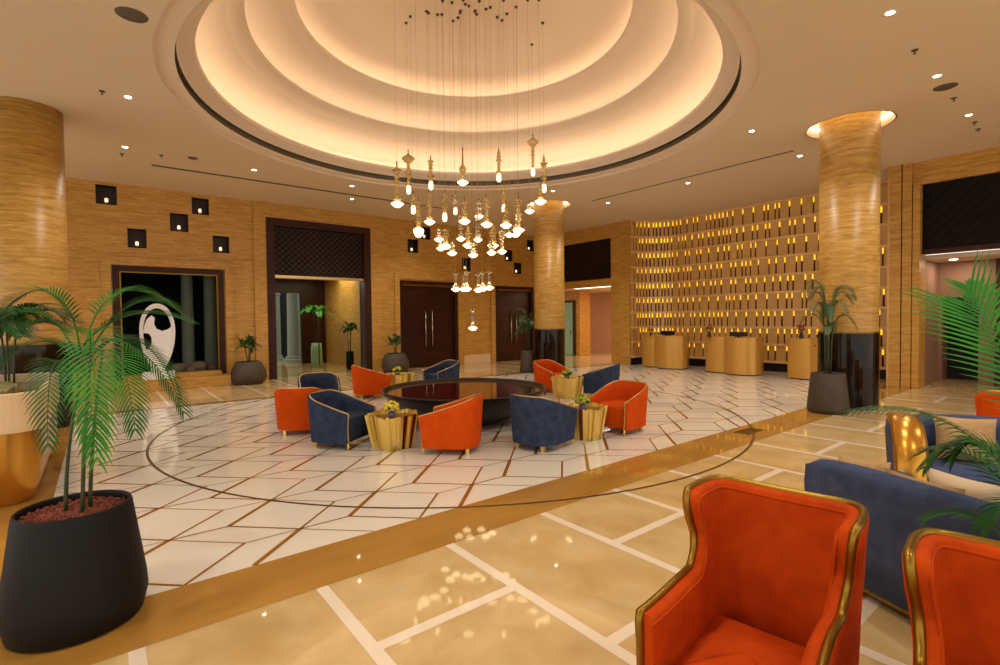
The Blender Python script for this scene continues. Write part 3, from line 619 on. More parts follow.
# ------------------------------------------------------------------ gold side tables + flowers
def gold_table(label, loc, rz, dark, s=1.):
    t = empty('side_table', loc, R(rz)); tag(t, label, 'side table', 'hammered gold side tables')
    rnd = random.Random(int(rz)+3); n = 64; pr = [(1.0+rnd.uniform(-.03, .03)) for _ in range(n)]; ht = .445
    def rad(k, z):
        a = 2*PI*k/n; hexa = 1/max(.86, math.cos((a % (PI/2.5))-PI/5)); return (.235+.075*(z/ht))*s*pr[k % n]*hexa*(1.03 if k % 2 else .985)
    b = MB(); dk = MB()
    for k in range(n):
        a0, a1 = 2*PI*k/n, 2*PI*(k+1)/n; q = []
        tgt = dk if k in dark else b
        zb = .0; top = ht+rnd.uniform(-.012, .012)
        r0, r1 = rad(k, 0), rad(k, ht)
        ins = .014 if k in dark else 0
        vs = [((r0-ins)*math.cos(a0), (r0-ins)*math.sin(a0), zb), ((r0-ins)*math.cos(a1), (r0-ins)*math.sin(a1), zb), ((r1-ins)*math.cos(a1), (r1-ins)*math.sin(a1), top), ((r1-ins)*math.cos(a0), (r1-ins)*math.sin(a0), top)]
        vs += [(x*.9, y*.9, z) for x, y, z in vs]
        tgt.add(vs, [(0, 1, 2, 3), (4, 7, 6, 5), (3, 2, 6, 7), (0, 3, 7, 4), (1, 5, 6, 2), (0, 4, 5, 1)])
    b.build('ribbed_body', 'gold', t); 
    if dark: dk.build('recessed_slots', M['slotred'], t)
    b = MB(); b.lathe([(.001, .375), (.285*s, .375), (.285*s, .40), (.001, .40)], 24, smooth=False); b.build('table_top', 'trim', t)
    return t
M['slotred'] = mat('slot_red', (92, 22, 8), .3)
def flowers(label, x, y, z, big=1., col='yellow'):
    t = empty('flower_arrangement', (x, y, z)); tag(t, label, 'flowers', 'flower arrangements on the gold tables')
    b = MB(); b.lathe([(.001, 0), (.045, 0), (.055, .04), (.04, .075), (.035, .07)], 14); b.build('vase', 'vase', t)
    rnd = random.Random(int(x*10)); b = MB(); g = MB()
    for i in range(34):
        a = rnd.uniform(0, 2*PI); ph = math.acos(rnd.uniform(-.2, 1)); r = .085*big
        c = (r*math.sin(ph)*math.cos(a), r*math.sin(ph)*math.sin(a), .115+r*math.cos(ph)*.9)
        (b if i % 4 else g).ball(c, .030*big*rnd.uniform(.7, 1.1), seg=8, ring=5)
    b.build('blossoms', col, t); g.build('leaves', 'leaf2', t); return t
TT = [('gold ribbed side table at the front left with dark red slots', (3.08, 6.24, 0), 10, {46, 47, 50, 51}, 1.0, 'yellow flower posy in a violet vase on the front left gold table', 'yellow'),
      ('gold ribbed side table at the front right with a dark slot', (5.40, 4.92, 0), 40, {30, 31}, .96, 'yellow-green flower posy on the front right gold table', 'lime'),
      ('gold ribbed side table at the back right beside the blue chair', (7.93, 7.68, 0), 75, {46, 47}, 1., 'yellow-green flower posy on the back right gold table', 'lime'),
      ('gold side table mostly hidden behind the left rim of the bowl', (5.50, 10.85, 0), 120, set(), 1., 'bright yellow flower posy behind the left rim of the bowl', 'yellow')]
for lb, loc, rz, dk, s, fl, fc in TT:
    gold_table(lb, loc, rz, dk, s); flowers(fl, loc[0]-.02, loc[1], .40, 1.05, fc)

# ------------------------------------------------------------------ plants
def bez(p, n):
    P = [Vector(q) for q in p]; out = []
    for i in range(n+1):
        t = i/n
        if len(P) == 3: out.append(P[0]*(1-t)**2+P[1]*2*t*(1-t)+P[2]*t*t)
        else: out.append(P[0]*(1-t)**3+P[1]*3*t*(1-t)**2+P[2]*3*t*t*(1-t)+P[3]*t**3)
    return out
def frond(parent, pts, leaf=.28, n=26, w=.016, m='leaf', start=.22, droop=.35, seed=0, fwd=.75, vee=.25, stem_r=.006, side=None, taper=1.35):
    rnd = random.Random(seed); cv = bez(pts, 40); b = MB()
    b.tube(cv, stem_r, 5, rs=[stem_r*(1-.8*i/40) for i in range(41)])
    for k in range(n):
        t = start+(1-start)*(k+.3)/n; i = min(39, int(t*40)); p = cv[i].lerp(cv[i+1], t*40-i); T = (cv[i+1]-cv[i]).normalized()
        S = T.cross(side if side else Vector((0, 0, 1)))
        if S.length < .15: S = RV.copy()
        S.normalize(); N = S.cross(T)
        u = (t-start)/(1-start); ln = leaf*(.55+1.2*u-taper*u*u)*rnd.uniform(.9, 1.08) if u < .95 else leaf*.35
        for sg in (-1, 1):
            D = (S*sg*(1-.35*u)+T*(fwd+.5*u)+N*vee).normalized(); q = p.copy(); row = []
            W = D.cross(N)
            if W.length < .1: W = T.copy()
            W.normalize(); m5 = 5
            for j in range(m5+1):
                ww = w*(.35, .9, 1., .8, .5, .04)[j]
                row.append((q-W*ww*.5, q+N*ww*.12, q+W*ww*.5))
                q = q+D*ln/m5; D = (D+Vector((0, 0, -droop*.28*(j+1)/m5*2))).normalized()
            vs = [v for r in row for v in r]; fs = []
            for j in range(m5):
                for e in (0, 1): fs.append((3*j+e, 3*j+e+1, 3*j+4+e, 3*j+3+e))
            b.add(vs, fs, True)
    return b.build('frond', m, parent)
def L(r, f, z): return RV*r+FV*f+Vector((0, 0, z))     # local offsets: across the view, away, up
def pot(parent, prof, m, n=40, soil_r=None, soil_z=None, soil='soil'):
    b = MB(); b.lathe(prof, n); b.build('pot', m, parent)
    b = MB(); rnd = random.Random(3)
    b.lathe([(soil_r, soil_z), (soil_r*.6, soil_z+.008), (.001, soil_z+.01)], 24)
    if soil == 'soil' and soil_r > .22:
        for i in range(420):
            a = rnd.uniform(0, 2*PI); r = soil_r*math.sqrt(rnd.random())*.97; b.ball((r*math.cos(a), r*math.sin(a), soil_z+.008), rnd.uniform(.006, .012), seg=5, ring=3)
    b.build('gravel', soil, parent)
# big foreground palm
t = empty('potted_palm', (-.14, 3.76, 0)); tag(t, 'large green palm in a big charcoal pot at the front left', 'potted plant')
pot(t, [(.001, 0), (.285, 0), (.31, .015), (.335, .12), (.33, .20), (.268, .655), (.262, .668), (.252, .668), (.248, .655), (.255, .62)], 'pot_dark', 56, .25, .625)
for i, (r, f, zt, lr, lf) in enumerate([(-.05, .0, 1.40, .04, .03), (.02, .03, 1.60, .10, .0), (.06, -.02, 1.52, .16, -.03), (.04, .06, 1.55, .11, .04)]):
    b = MB(); b.tube(bez([L(r, f, .62), L(r+lr*.1, f, 1.0), L(lr, f+lf, zt)], 10), .009, 8, rs=[.011-.0005*k for k in range(11)]); b.build('cane', 'stem', t)
BF = [  # start, ctrl, ctrl, end (across, away, up), leaflet length, leaflets
    ((.14, -.03, 1.50), (.34, -.26, 1.86), (.64, -.62, 1.62), (.70, -.70, 1.10), .25, 30),
    ((.14, -.01, 1.52), (.26, -.06, 1.70), (.56, -.11, 1.60), (.74, -.16, 1.21), .22, 26),
    ((.09, -.01, 1.58), (.20, .04, 1.76), (.40, .09, 1.81), (.64, .09, 1.70), .19, 26),
    ((.10, -.01, 1.58), (.02, .19, 1.92), (.15, .29, 1.97), (.30, .39, 1.84), .17, 20),
    ((.07, -.01, 1.52), (.05, -.01, 1.92), (-.16, -.01, 1.97), (-.34, -.01, 1.80), .17, 22),
    ((.10, -.06, 1.48), (.06, -.11, 1.78), (-.08, -.16, 1.83), (-.24, -.21, 1.70), .17, 20),
    ((.16, -.05, 1.46), (.38, -.19, 1.68), (.56, -.30, 1.52), (.62, -.36, 1.16), .21, 24),
    ((.07, -.06, 1.36), (.12, -.21, 1.62), (.23, -.41, 1.55), (.32, -.51, 1.12), .20, 24),
    ((.12, .04, 1.54), (.18, .19, 1.72), (.32, .29, 1.58), (.43, .29, 1.21), .20, 22),
    ((.02, .02, 1.36), (-.02, .10, 1.62), (-.08, .2, 1.62), (-.16, .25, 1.42), .18, 20),
    ((.10, .0, 1.52), (.22, .10, 1.86), (.38, .16, 1.90), (.52, .18, 1.76), .18, 24),
    ((.08, .0, 1.44), (.0, -.05, 1.66), (-.14, -.1, 1.66), (-.28, -.12, 1.46), .19, 24),
    ((.10, -.02, 1.40), (.26, -.22, 1.58), (.42, -.38, 1.46), (.48, -.44, 1.10), .22, 26)]
for i, (a, p1, p2, e, lf, n) in enumerate(BF):
    frond(t, [L(*a), L(*p1), L(*p2), L(*e)], lf, n+6, .0095, 'leaf' if i % 3 else 'leaf2', .2, .45, i)
# right foreground palm (its pot stands just outside the picture)
t = empty('potted_palm', (2.98, .18, 0)); tag(t, 'bright green palm reaching in from the right edge over the blue sofas', 'potted plant')
pot(t, [(.001, 0), (.16, 0), (.19, .02), (.21, .4), (.20, .42), (.18, .42), (.18, .38)], 'pot_dark', 32, .18, .38, 'backing')
for i, (r, f) in enumerate([(-.03, 0), (.04, .03), (.02, -.05)]):
    b = MB(); b.tube(bez([L(r, f, .38), L(r*1.3, f, .8), L(r*1.6, f*1.5, 1.15)], 8), .012, 8); b.build('cane', 'stem', t)
RF = [((.10, .05, 1.0), (.16, .22, 1.32), (.06, .38, 1.60), (-.02, .42, 1.76), .36, 34, 'leaf2', .12),
      ((.02, .0, .72), (.0, .06, .95), (-.08, .1, 1.0), (-.20, .12, .80), .20, 22, 'leaf', .7),
      ((.05, .1, .8), (.06, .3, 1.1), (-.02, .34, 1.2), (-.12, .36, 1.02), .22, 22, 'leaf', .6),
      ((.0, .02, .80), (-.03, .25, 1.14), (-.18, .38, 1.33), (-.53, .48, 1.23), .20, 26, 'leaf', .9),
      ((.02, .05, 1.1), (.13, .38, 1.58), (.25, .58, 1.80), (.26, .71, 1.86), .26, 24, 'leaf2', .2),
      ((-.02, .05, .68), (-.10, .18, .82), (-.17, .28, .85), (-.28, .31, .76), .17, 18, 'leaf', .6),
      ((.0, .05, .78), (.08, .38, 1.04), (.01, .50, 1.10), (-.08, .61, .97), .20, 22, 'leaf', .6),
      ((.02, 0, 1.0), (.15, 0, 1.4), (.4, 0, 1.5), (.6, 0, 1.3), .25, 20, 'leaf', .5),
      ((-.03, 0, .66), (-.16, .03, .76), (-.27, .10, .77), (-.39, .11, .69), .15, 18, 'leaf2', .6),
      ((.0, .05, .92), (.02, .29, 1.14), (-.04, .40, 1.18), (-.20, .42, .96), .19, 24, 'leaf', .7)]
for i, (a, p1, p2, e, lf, n, mm, dr) in enumerate(RF):
    frond(t, [L(*a), L(*p1), L(*p2), L(*e)], lf, 22 if i == 0 else n, .013, mm, .2, dr, i+20, vee=.1, fwd=.35 if i == 0 else .75, side=-FV if i == 0 else None, taper=.9 if i == 0 else 1.35)
# palm in the gold planter
def small_palm(name, label, x, y, z0, potprof, potm, soil_r, soil_z, base_z, canes, top, spread, nf, leaf, nl, m='leaf_far', w=.02, seed=1, droop=.5, group=None, lowstart=0., parent=None):
    t = empty(name, (x, y, z0))
    if parent: t.parent = parent
    else: tag(t, label, 'potted plant', group)
    if potprof: pot(t, potprof, potm, 36, soil_r, soil_z, 'backing')
    rnd = random.Random(seed)
    for i in range(canes):
        a = 2*PI*i/canes+.5; b = MB(); b.tube(bez([(.04*math.cos(a), .04*math.sin(a), base_z), (.05*math.cos(a), .05*math.sin(a), (base_z+top)/2), (.09*math.cos(a), .09*math.sin(a), base_z+(top-base_z)*.72)], 6), .011, 6); b.build('cane', 'stem', t)
    for i in range(nf):
        a = 2*PI*i/nf*1.0+rnd.uniform(-.3, .3)+seed; hs = base_z+(top-base_z)*(lowstart+(.72-lowstart)*rnd.random() if lowstart else rnd.uniform(.5, .72)); up = rnd.uniform(.5, 1.)*(top-base_z)*.28; s = spread*rnd.uniform(.75, 1.)
        c, q = math.cos(a), math.sin(a)
        frond(t, [(.06*c, .06*q, hs), (.2*s*c, .2*s*q, hs+up*1.1), (.65*s*c, .65*s*q, hs+up*1.25), (s*c, s*q, hs+up*.35)], leaf, nl, w, m, .2, droop, seed*17+i)
    return t
small_palm('potted_palm', 'tall slender palm in a tapered dark pot before the right column', 10.07, 3.40, 0, [(.001, 0), (.285, 0), (.315, .02), (.325, .08), (.265, .68), (.26, .69), (.24, .69), (.24, .64)], 'pot_grey', .24, .64, .64, 4, 2.40, .48, 18, .17, 22, w=.013, seed=3, lowstart=.35)
small_palm('potted_palm', 'palm in a tapered grey pot in front of the middle column base', 10.75, 12.14, 0, [(.001, 0), (.27, 0), (.28, .02), (.29, .06), (.22, .68), (.21, .69), (.19, .69), (.19, .64)], 'pot_grey', .19, .64, .64, 3, 2.15, .55, 15, .26, 16, w=.028, seed=5, lowstart=.3)
RP = [(.001, 0), (.34, 0), (.40, .04), (.46, .18), (.44, .36), (.33, .58), (.29, .62), (.26, .62), (.26, .57)]
def shrub(x, y, label, seed, pr, top, spread):
    t = empty('potted_shrub', (x, y, 0)); tag(t, label, 'potted plant'); pot(t, pr, 'pot_grey', 36, .25, .57, 'backing'); rnd = random.Random(seed)
    for i in range(5):
        a = i*1.257+seed; e = Vector((.12*math.cos(a), .12*math.sin(a), top*.72+.03*i)); b = MB(); b.tube(bez([(.02*math.cos(a), .02*math.sin(a), .56), (.03*math.cos(a), .03*math.sin(a), .75), e], 6), .012, 6); b.build('stem', 'stem', t)
        g = MB()
        for k in range(16):
            an = rnd.uniform(0, 2*PI); el = rnd.uniform(-.5, 1.2); D = Vector((math.cos(an)*math.cos(el), math.sin(an)*math.cos(el), math.sin(el))); q = e+D*.04; W = D.cross(Vector((0, 0, 1))).normalized(); row = []; ln = spread*rnd.uniform(.7, 1.1)
            for j in range(5):
                ww = .04*(.4, 1, 1.1, .7, .05)[j]; row += [q-W*ww, q+W*ww]; q = q+D*ln/4; D = (D+Vector((0, 0, -.22))).normalized()
            g.add(row, [(2*j, 2*j+1, 2*j+3, 2*j+2) for j in range(4)], True)
        g.build('foliage', 'leaf_far', t)
shrub(3.2, 15.30, 'leafy shrub in a round grey pot between the window and the tall portal', 1, RP, 1.40, .28)
shrub(7.66, 15.30, 'leafy shrub in a round grey pot left of the first wooden door', 2, RP, 1.32, .26)
small_palm('potted_palm', 'palm in a tall pale green vase behind the glass doors of the portal', 6.30, 19.0, 0, [(.001, 0), (.15, 0), (.2, .2), (.2, .7), (.17, .9), (.14, .9), (.14, .85)], 'greenglass', .14, .85, .85, 3, 2.5, .7, 8, .3, 12, w=.05, seed=8, m='leaf2')
small_palm('potted_palm', 'palm in a dark vase with a white rim at the right inside the portal', 6.86, 17.2, 0, [(.001, 0), (.11, 0), (.13, .1), (.13, .62), (.11, .64)], 'pot_dark', .12, .6, .6, 3, 1.8, .32, 8, .2, 12, w=.035, seed=9, m='leaf')

# ------------------------------------------------------------------ gold planter counter at the left
def rrect(x0, x1, y0, y1, r, n=8):
    pts = []
    for cx, cy, a0 in ((x1-r, y1-r, 0), (x0+r, y1-r, 90), (x0+r, y0+r, 180), (x1-r, y0+r, 270)):
        for i in range(n+1):
            a = R(a0+90*i/n); pts.append((cx+r*math.cos(a), cy+r*math.sin(a)))
    return pts
t = empty('planter_counter', (-.44, 6.42, 0)); tag(t, 'large gold planter with a cream stone band at the left edge', 'planter')
def lvl(inset, z, r=.28): return [(x, y, z) for x, y in rrect(-2.9+inset, -inset, inset, 2.6-inset, max(.02, r-inset))]
b = MB(); rows = [lvl(.14, 0.0), lvl(.10, .06), lvl(.05, .20), lvl(.03, .40), lvl(.03, .70)]; b.grid([[rows[j][i] for j in range(5)] for i in range(36)], True, True); b.build('body', 'planter_gold', t)
b = MB(); rows = [lvl(.03, .69), lvl(0, .70), lvl(0, 1.055), lvl(.01, 1.065), lvl(.055, 1.065), lvl(.06, 1.05), lvl(.06, .86)]; b.grid([[rows[j][i] for j in range(7)] for i in range(36)], False, True); b.build('rim_band', 'planter_cream', t)
b = MB(); b.prism([(x, y) for x, y, z in lvl(.06, 0)], .93, .96); b.build('inner_floor', 'darkgreen', t)
b = MB()
for i, (y0, y1, x0, x1) in enumerate([(.25, .42, -1.9, -.55), (.62, .76, -1.6, -.35), (.95, 1.12, -2.2, -.5), (1.3, 1.44, -1.7, -.3), (1.7, 1.85, -2.2, -.4)]): b.box(x0, x1, y0, y1, .96, 1.04)
b.box(-.62, -.5, .42, .95, .96, 1.02); b.box(-.45, -.33, .76, 1.3, .96, 1.02); b.build('stone_slabs', 'sage', t)
b = MB(); b.ball((-.95, .88, 1.05), .09, 1.6, .8, .6); b.ball((-.80, .84, 1.05), .08, 1.6, .8, .6); b.build('yellow_blooms', 'yellow', t)
small_palm('palm_clump', None, -.42, 1.9, .96, None, None, 0, 0, 0, 3, 1.05, .75, 16, .34, 22, m='leaf', w=.024, seed=4, droop=.6, parent=t)

# ------------------------------------------------------------------ reception counters
def counter(label, y_hi, y_lo, small_first, loc_x, bulge):
    ln = y_hi-y_lo; t = empty('reception_counter', (loc_x, y_lo, 0)); tag(t, label, 'reception counter', 'gold reception counters')
    def plan(inset, x_in=0):
        pts = []; n = 36
        for i in range(n+1):
            k = i/n; y = inset+(ln-2*inset)*k; f1 = small_first
            if k > 1-f1: q = (k-(1-f1))/f1; d = bulge*.55*math.sin(PI*min(1, max(0, q*.85+.15)))**.5
            else: q = k/(1-f1); d = bulge*math.sin(PI*min(1, max(0, q*.9)))**.5 if q < 1 else 0
            pts.append((-d*.9+inset, y))
        return pts+[(.22-inset, ln-inset-.04), (.25-inset, ln*.5), (.22-inset, inset+.04)]
    b = MB(); P = plan(0); b.prism(P, .03, 1.07, True); b.build('front_body', 'counter', t)
    b = MB(); b.prism(plan(.03), 0, .03); b.build('toe_kick', 'blackplain', t)
    b = MB(); b.prism(plan(-.012), 1.07, 1.10); b.build('counter_top', 'counter', t)
    return t
counter('left gold reception counter with two rounded lobes', 10.85, 9.15, .38, 14.98, .42)
counter('middle gold reception counter with two rounded lobes', 8.42, 6.72, .42, 14.88, .50)
rc = counter('right gold reception counter partly hidden by the column and palm', 5.98, 4.4, .40, 14.78, .22)
for x, y, lb in [(14.75, 9.7, 'low black monitor on the left gold reception counter'), (14.6, 7.25, 'low black monitor on the middle gold reception counter')]:
    t = empty('desk_monitor', (x, y, 1.10)); tag(t, lb, 'monitor'); b = MB(); b.box(-.02, .02, -.26, .26, .03, .16); b.build('display', 'blackplain', t); b = MB(); b.box(-.08, .08, -.1, .1, 0, .02); b.box(-.02, .02, -.03, .03, .02, .05); b.build('stand', 'blackplain', t)
for x, y, lb in [(14.6, 8.15, 'dark vase of red flowers on the middle reception counter'), (14.75, 5.62, 'dark vase of red flowers on the right reception counter'), (14.75, 10.35, 'small vase of red flowers on the left reception counter')]:
    t = empty('counter_flowers', (x, y, 1.10)); tag(t, lb, 'flowers', 'red flowers on the reception counters'); s = .7 if y > 10 else 1.
    b = MB(); b.lathe([(.001, 0), (.05*s, 0), (.06*s, .05), (.03*s, .14*s), (.04*s, .16*s)], 12); b.build('vase', 'blackplain', t); b = MB(); rnd = random.Random(int(y*7))
    for i in range(14): b.ball((rnd.uniform(-.07, .07)*s, rnd.uniform(-.09, .09)*s, rnd.uniform(.18, .38)*s), .028*s, seg=7, ring=4)
    b.build('blossoms', 'red', t); b = MB()
    for i in range(6): b.tube([(0, 0, .12*s), (rnd.uniform(-.06, .06), rnd.uniform(-.06, .06), .32*s)], .005, 4)
    b.build('stems', 'leaf', t)
b = MB()
for i in range(3): b.ball((14.525, 5.02+i*.09, .93), .022, .3, 1, 1)
em = b.build('emblem', 'frame', rc); em.location = (-14.78, -4.4, 0)

# ------------------------------------------------------------------ wing chairs
def make_wing(label, loc, rz):
    t = empty('wing_chair', loc, R(rz)); tag(t, label, 'armchair', 'rust velvet wing chairs')
    W, D = .60, .76
    def sm(a, e, x): x = min(1, max(0, (x-a)/(e-a))); return x*x*(3-2*x)
    def hf(x, y):      # front is -y
        arm = .605+.02*sm(-.38, -.08, y); return arm+(.935-arm)*sm(.0, .15, y)-.015*(sm(.16, .3, y))*(math.cos(x/.33*PI*.5))
    pts = []
    n = 110
    for i in range(n+1):
        k = i/n
        if k < .33: q = k/.33; y = -.38+q*.56; x = -.30+.015*math.sin(q*PI)
        elif k > .67: q = (1-k)/.33; y = -.38+q*.56; x = .30-.015*math.sin(q*PI)
        else:
            a = (k-.33)/.34; an = PI*(1-a); c, s_ = math.cos(an), math.sin(an)
            x = math.copysign(abs(c)**.62, c)*.30; y = .18+abs(s_)**.62*.17
        pts.append((x, y))
    P = []
    for i, (x, y) in enumerate(pts):
        a = Vector(pts[max(0, i-1)]); e = Vector(pts[min(n, i+1)]); tg = (e-a).normalized(); nn = Vector((tg.y, -tg.x))
        if nn.dot(Vector((x, y+.0))) > 0: nn = -nn
        h = hf(x, y); row = []; rows = 10; th = .07
        for j in range(rows+1):
            v = j/rows; z = .16+(h-.16)*v; lean = .14*max(0, z-.45)*sm(-.1, .15, y); fl = 1+.10*max(0, z-.60)/.4*sm(-.05, .1, y)-.06*(1-sm(.1, .5, z))
            row.append(Vector((x*fl, y+lean-.13*sm(.60, .92, z)*sm(.02, .14, y)*(1-sm(.15, .33, y))+.03*math.sin(PI*min(1, max(0, (z-.56)/.26)))*sm(-.02, .08, y)*(1-sm(.14, .33, y)), z)))
        top = row[-1]; row.append(top+Vector((nn.x*th*.15, nn.y*th*.15, .014))); row.append(top+Vector((nn.x*th*.85, nn.y*th*.85, .014)))
        for j in range(rows, -1, -1): row.append(row[j]+Vector((nn.x*th, nn.y*th, 0)))
        row.append(row[0].copy()); P.append(row)
    b = MB(); b.grid(P, True); nr = len(P[0])-1
    b.add(P[0][:-1], [tuple(range(nr))]); b.add(P[-1][:-1], [tuple(range(nr-1, -1, -1))]); b.build('shell', 'rust', t)
    top = [p[11]*.85+p[12]*.15+Vector((0, 0, .0)) for p in P]
    def down(Q): m = Q[11]*.85+Q[12]*.15; bt = Q[0]*.85+Q[-2]*.15; return [Vector((bt.x+(m.x-bt.x)*k, m.y-.012+.035*(1-k), bt.z+(m.z-bt.z)*k)) for k in (0, .2, .4, .6, .8, .93)]
    b = MB(); b.tube(down(P[0])+top+down(P[-1])[::-1], .0155, 10); tr = b.build('carved_trim', 'trim', t)
    b = MB(); b.tube([p[13]+Vector((0, 0, -.012)) for p in P], .007, 6); b.build('inner_piping', 'rust', t)
    b = MB(); cs = [(.20, .02), (.24, .0), (.33, .0), (.365, .012), (.388, .05), (.418, .12), (.442, .20), (.452, .2699)]
    cn = [(.225, .25), (-.225, .25), (-.245, .22), (-.245, -.38), (-.285, -.40), (-.30, -.43), (-.30, -.50), (-.285, -.54), (-.24, -.56), (.24, -.56), (.285, -.54), (.30, -.50), (.30, -.43), (.285, -.40), (.245, -.38), (.245, .22)]
    ring_ = [(cn[i][0]+(cn[(i+1) % 16][0]-cn[i][0])*k/5, cn[i][1]+(cn[(i+1) % 16][1]-cn[i][1])*k/5) for i in range(16) for k in range(5)]; rows = []
    for z, ins in cs:
        k = 1-ins/.27; rows.append([Vector((x*k, -.09+(y+.09)*k, z)) for x, y in ring_])
    b.grid([[rows[j][i] for j in range(len(cs))] for i in range(len(ring_))], True, True); b.build('seat_cushion', 'rust', t)
    b = MB(); b.box(-.26, .26, -.50, .26, .15, .21); b.build('seat_rail', 'trim', t, bevel=.01)
    for sx in (-1, 1):
        for y in (-.46, .24):
            b = MB(); b.tube([(sx*.245, y, .16), (sx*.25, y-.01, .08), (sx*.26, y-.02*(1 if y < 0 else -1.5), 0)], .02, 8, rs=[.028, .02, .013]); b.build('leg', 'trim', t)
    return t
make_wing('rust orange wing chair with brass trim, nearer the centre of the lobby', (1.95, .90, 0), -90+8)
make_wing('rust orange wing chair with brass trim, cut off by the right edge', (1.93, .125, 0), -90+8)

# ------------------------------------------------------------------ sofas at the right
def sofa(label, loc, rz, ln, dp, hb, goldarm, armh):
    """front is -y, x runs along the seat; origin: middle of the back bottom"""
    t = empty('sofa', loc, R(rz)); tag(t, label, 'sofa', 'blue velvet sofas')
    def loft(b, secs, wrap=True):
        b.grid([[s_[i] for s_ in secs] for i in range(len(secs[0]))], True, True)
        b.add(secs[0], [tuple(range(len(secs[0])))]); b.add(secs[-1], [tuple(range(len(secs[-1])-1, -1, -1))])
    b = MB(); secs = []
    for k in range(25):
        x = -ln/2+ln*k/24; bow = -.06*(2*k/24-1)**2; hk = hb-.05*abs(2*k/24-1)**3
        pr = [(.0, .08), (.015, .4), (.03, hk-.12), (.05, hk-.04), (.03, hk), (-.05, hk+.015), (-.13, hk-.01), (-.16, hk-.07), (-.15, .42), (-.14, .08)]
        secs.append([Vector((x, y+bow, z)) for y, z in pr])
    loft(b, secs); b.build('backrest', 'sofa', t)
    for sx in (-1, 1):
        b = MB(); secs = []
        for k in range(13):
            y = -.02-(dp-.03)*k/12; h = hb-.05-(hb-armh)*min(1, k/9.)**1.3
            if goldarm:
                y = -.02-(dp*.98)*k/12; q = max(0, (-dp*.30-y)/(dp*.72))**(1/.9); h = .10+(hb-.10)*math.cos(math.asin(min(.995, q)))**.75-.05; h = max(h, .16)
            xo = sx*(ln/2+.015); pr = []
            for dx, z in ((0, .08), (.015, .08+(h-.08)*.4), (.03, .08+(h-.08)*.8), (.02, h-.02), (-.03, h), (-.12, h-.0), (-.165, h-.02), (-.17, .08+(h-.08)*.7), (-.16, .08)): pr.append(Vector((xo+sx*dx, y, z)))
            if sx < 0: pr = pr[::-1]
            secs.append(pr)
        loft(b, secs); b.build('arm', 'sofa', t)
        if goldarm:
            b = MB(); h = armh; P = []
            for a in range(15):
                k = a/14; an = PI*k*.5
                y = -dp*.30-(dp*.72)*math.sin(an)**.9; z = .10+(hb-.0-.10)*math.cos(an)**.75 if k < 1 else .10
                P.append((y, z))
            rows = []
            for y, z in P: rows.append([Vector((sx*(ln/2+.06), y-.02, z)), Vector((sx*(ln/2+.03), y-.055, z+.03)), Vector((sx*(ln/2-.13), y-.055, z+.03)), Vector((sx*(ln/2-.175), y-.02, z)), Vector((sx*(ln/2-.16), y+.06, z-.06)), Vector((sx*(ln/2+.04), y+.06, z-.06))])
            loft(b, rows); b.build('gold_arm_front', 'planter_gold', t)
    b = MB(); secs = []
    for k in range(2):
        x = (-ln/2+.14) if k == 0 else (ln/2-.14); secs.append([Vector((x, y, z)) for y, z in ((-.12, .10), (-.12, .40), (-.2, .44), (-dp+.1, .445), (-dp+.03, .42), (-dp+.01, .36), (-dp+.02, .10))])
    loft(b, secs); b.build('seat', 'sofa', t)
    b = MB(); b.box(-ln/2+.02, ln/2-.02, -dp+.06, -.02, .05, .08); b.build('base_trim', 'trim', t)
    for sx in (-1, 1):
        for y in (-.08, -dp+.1):
            b = MB(); b.tube([(sx*(ln/2-.08), y, .06), (sx*(ln/2-.07), y, 0)], .018, 8); b.build('leg', 'trim', t)
    return t
def cushion(label, m, loc, rot, w=.42, h=.42, th=.14):
    b = MB(); P = []; n = 14
    for sg in (1, -1):
        rows = []
        for i in range(n+1):
            row = []
            for j in range(n+1):
                u, v = 2*i/n-1, 2*j/n-1; k = (1-abs(u)**2.5)*(1-abs(v)**2.5); pin = 1-.07*(1-(abs(u)*abs(v)))
                row.append((u*w/2*(1-.08*(1-v*v)*abs(u)), sg*th/2*max(0, k)**.45, v*h/2*(1-.08*(1-u*u)*abs(v))))
            rows.append(row if sg > 0 else row[::-1])
        b.grid(rows, True)
    o = b.build('cushion', m); o.location = loc; o.rotation_euler = rot; tag(o, label, 'cushion'); return o
ang1 = math.degrees(math.atan2(1.36-.39, 3.72-3.25))      # near sofa: back line
c1 = (Vector((3.66, 1.36, 0))+Vector((3.16, .12, 0)))*.5
s1 = sofa('near blue velvet sofa seen from behind, with a rolled back', (c1.x, c1.y, 0), 68, 1.32, .78, .78, False, .66)
s1.rotation_euler.z = R(68)
s1.scale = (1, -1, 1); s1.scale = (1, 1, 1)
s1.rotation_euler.z = R(68)
# front must point to +x side (away from the camera): local -y -> world
d_ = Matrix.Rotation(s1.rotation_euler.z, 3, 'Z') @ Vector((0, -1, 0))
if d_.x < 0: s1.rotation_euler.z += PI
th2 = R(31); u2 = RV*math.cos(th2)-FV*math.sin(th2); fd2 = -(RV*math.sin(th2)+FV*math.cos(th2)); c2 = FV*4.20+RV*3.33-fd2*.70+u2*.70
s2 = sofa('far blue velvet sofa with a curved gold arm facing the camera', (c2.x, c2.y, 0), math.degrees(math.atan2(u2.y, u2.x)), 1.36, .72, .79, True, .74)
q = c2+fd2*.27-u2*.20; cushion('beige cushion leaning on the back of the far blue sofa', 'beige', (q.x, q.y, .63), (R(-14), 0, math.atan2(u2.y, u2.x)), .42, .38)
cushion('beige cushion showing over the left end of the near sofa back', 'beige', (3.84, 1.10, .60), (R(14), R(8), R(68)), .36, .34)
cushion('cream cushion behind the right part of the near sofa back', 'cream', (3.74, .56, .63), (R(-14), 0, R(68)), .42, .38, .12)
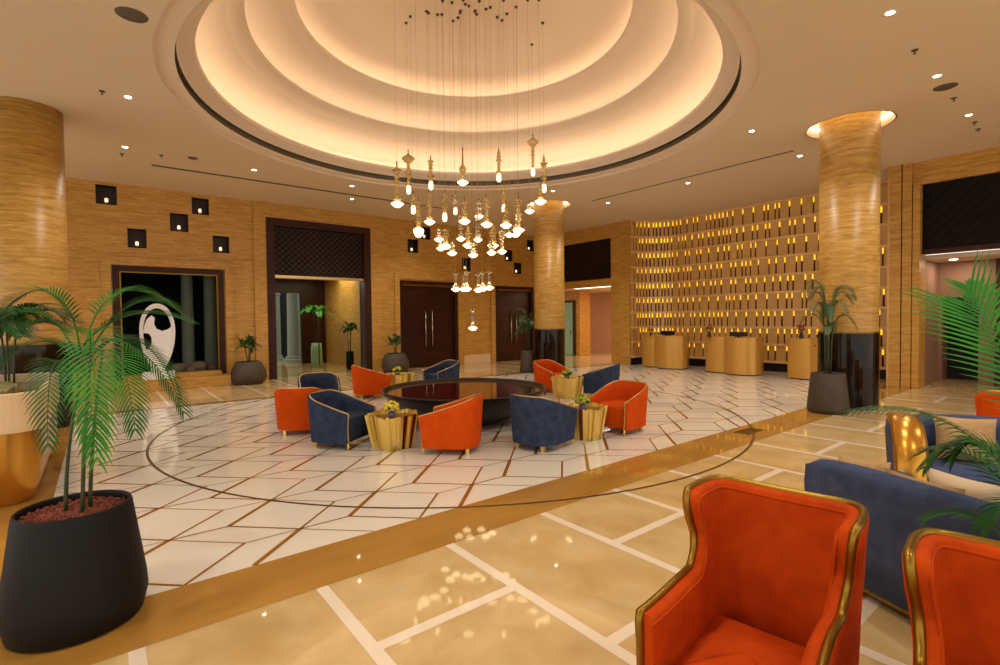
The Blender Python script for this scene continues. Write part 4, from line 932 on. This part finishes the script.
cushion('pinkish beige cushion in front of the cream one on the near sofa', 'beige', (3.66, .74, .60), (R(-10), 0, R(68)), .42, .36, .10)

# ------------------------------------------------------------------ lights
def point(loc, e, col=(1, .78, .5), r=.15):
    l = bpy.data.lights.new('lamp', 'POINT'); l.energy = e; l.color = col; l.shadow_soft_size = r; o = bpy.data.objects.new('lamp', l); C.objects.link(o); o.location = loc; return o
def area(loc, sx, sy, e, col=(1, .82, .6)):
    l = bpy.data.lights.new('lamp', 'AREA'); l.shape = 'RECTANGLE'; l.size = sx; l.size_y = sy; l.energy = e; l.color = col; o = bpy.data.objects.new('lamp', l); C.objects.link(o); o.location = loc; return o
area((17.6, 13.2, 2.98), 3.6, .25, 90); area((5.9, 18.6, 3.36), 3., 1.5, 90); area((15.9, 2.6, 2.97), .2, .2, 14)  # vestibule area light is added without a fitting, brightens the columns beyond
pass
w = bpy.data.worlds.new('World'); scn.world = w; w.use_nodes = True
w.node_tree.nodes['Background'].inputs[0].default_value = (1., .94, .85, 1); w.node_tree.nodes['Background'].inputs[1].default_value = 1.25

# ------------------------------------------------------------------ camera
yaw, pitch, roll = R(51.67), R(1.48), R(-.637)
F = Vector((math.cos(yaw)*math.cos(pitch), math.sin(yaw)*math.cos(pitch), -math.sin(pitch))); Rr = Vector((math.sin(yaw), -math.cos(yaw), 0)); U = Rr.cross(F)
R2 = Rr*math.cos(roll)+U*math.sin(roll); U2 = U*math.cos(roll)-Rr*math.sin(roll)
cam = bpy.data.cameras.new('camera'); co = bpy.data.objects.new('camera', cam); C.objects.link(co)
mw = Matrix.Identity(4)
for i in range(3): mw[i][0] = R2[i]; mw[i][1] = U2[i]; mw[i][2] = -F[i]
mw[0][3], mw[1][3], mw[2][3] = 0, 0, 1.7
co.matrix_world = mw; cam.sensor_width = 36; cam.sensor_fit = 'HORIZONTAL'; cam.lens = 505.5/1000*36; cam.clip_start = .05; scn.camera = co
scn.view_settings.view_transform = 'Standard'; scn.view_settings.look = 'None'; scn.view_settings.gamma = 1; scn.view_settings.exposure = .16
scn.view_settings.use_curve_mapping = False
cy = scn.cycles; cy.use_denoising = True; cy.max_bounces = 7; cy.diffuse_bounces = 4; cy.glossy_bounces = 4; cy.transmission_bounces = 5; cy.transparent_max_bounces = 8; cy.sample_clamp_indirect = 6.; cy.caustics_reflective = False; cy.caustics_refractive = False
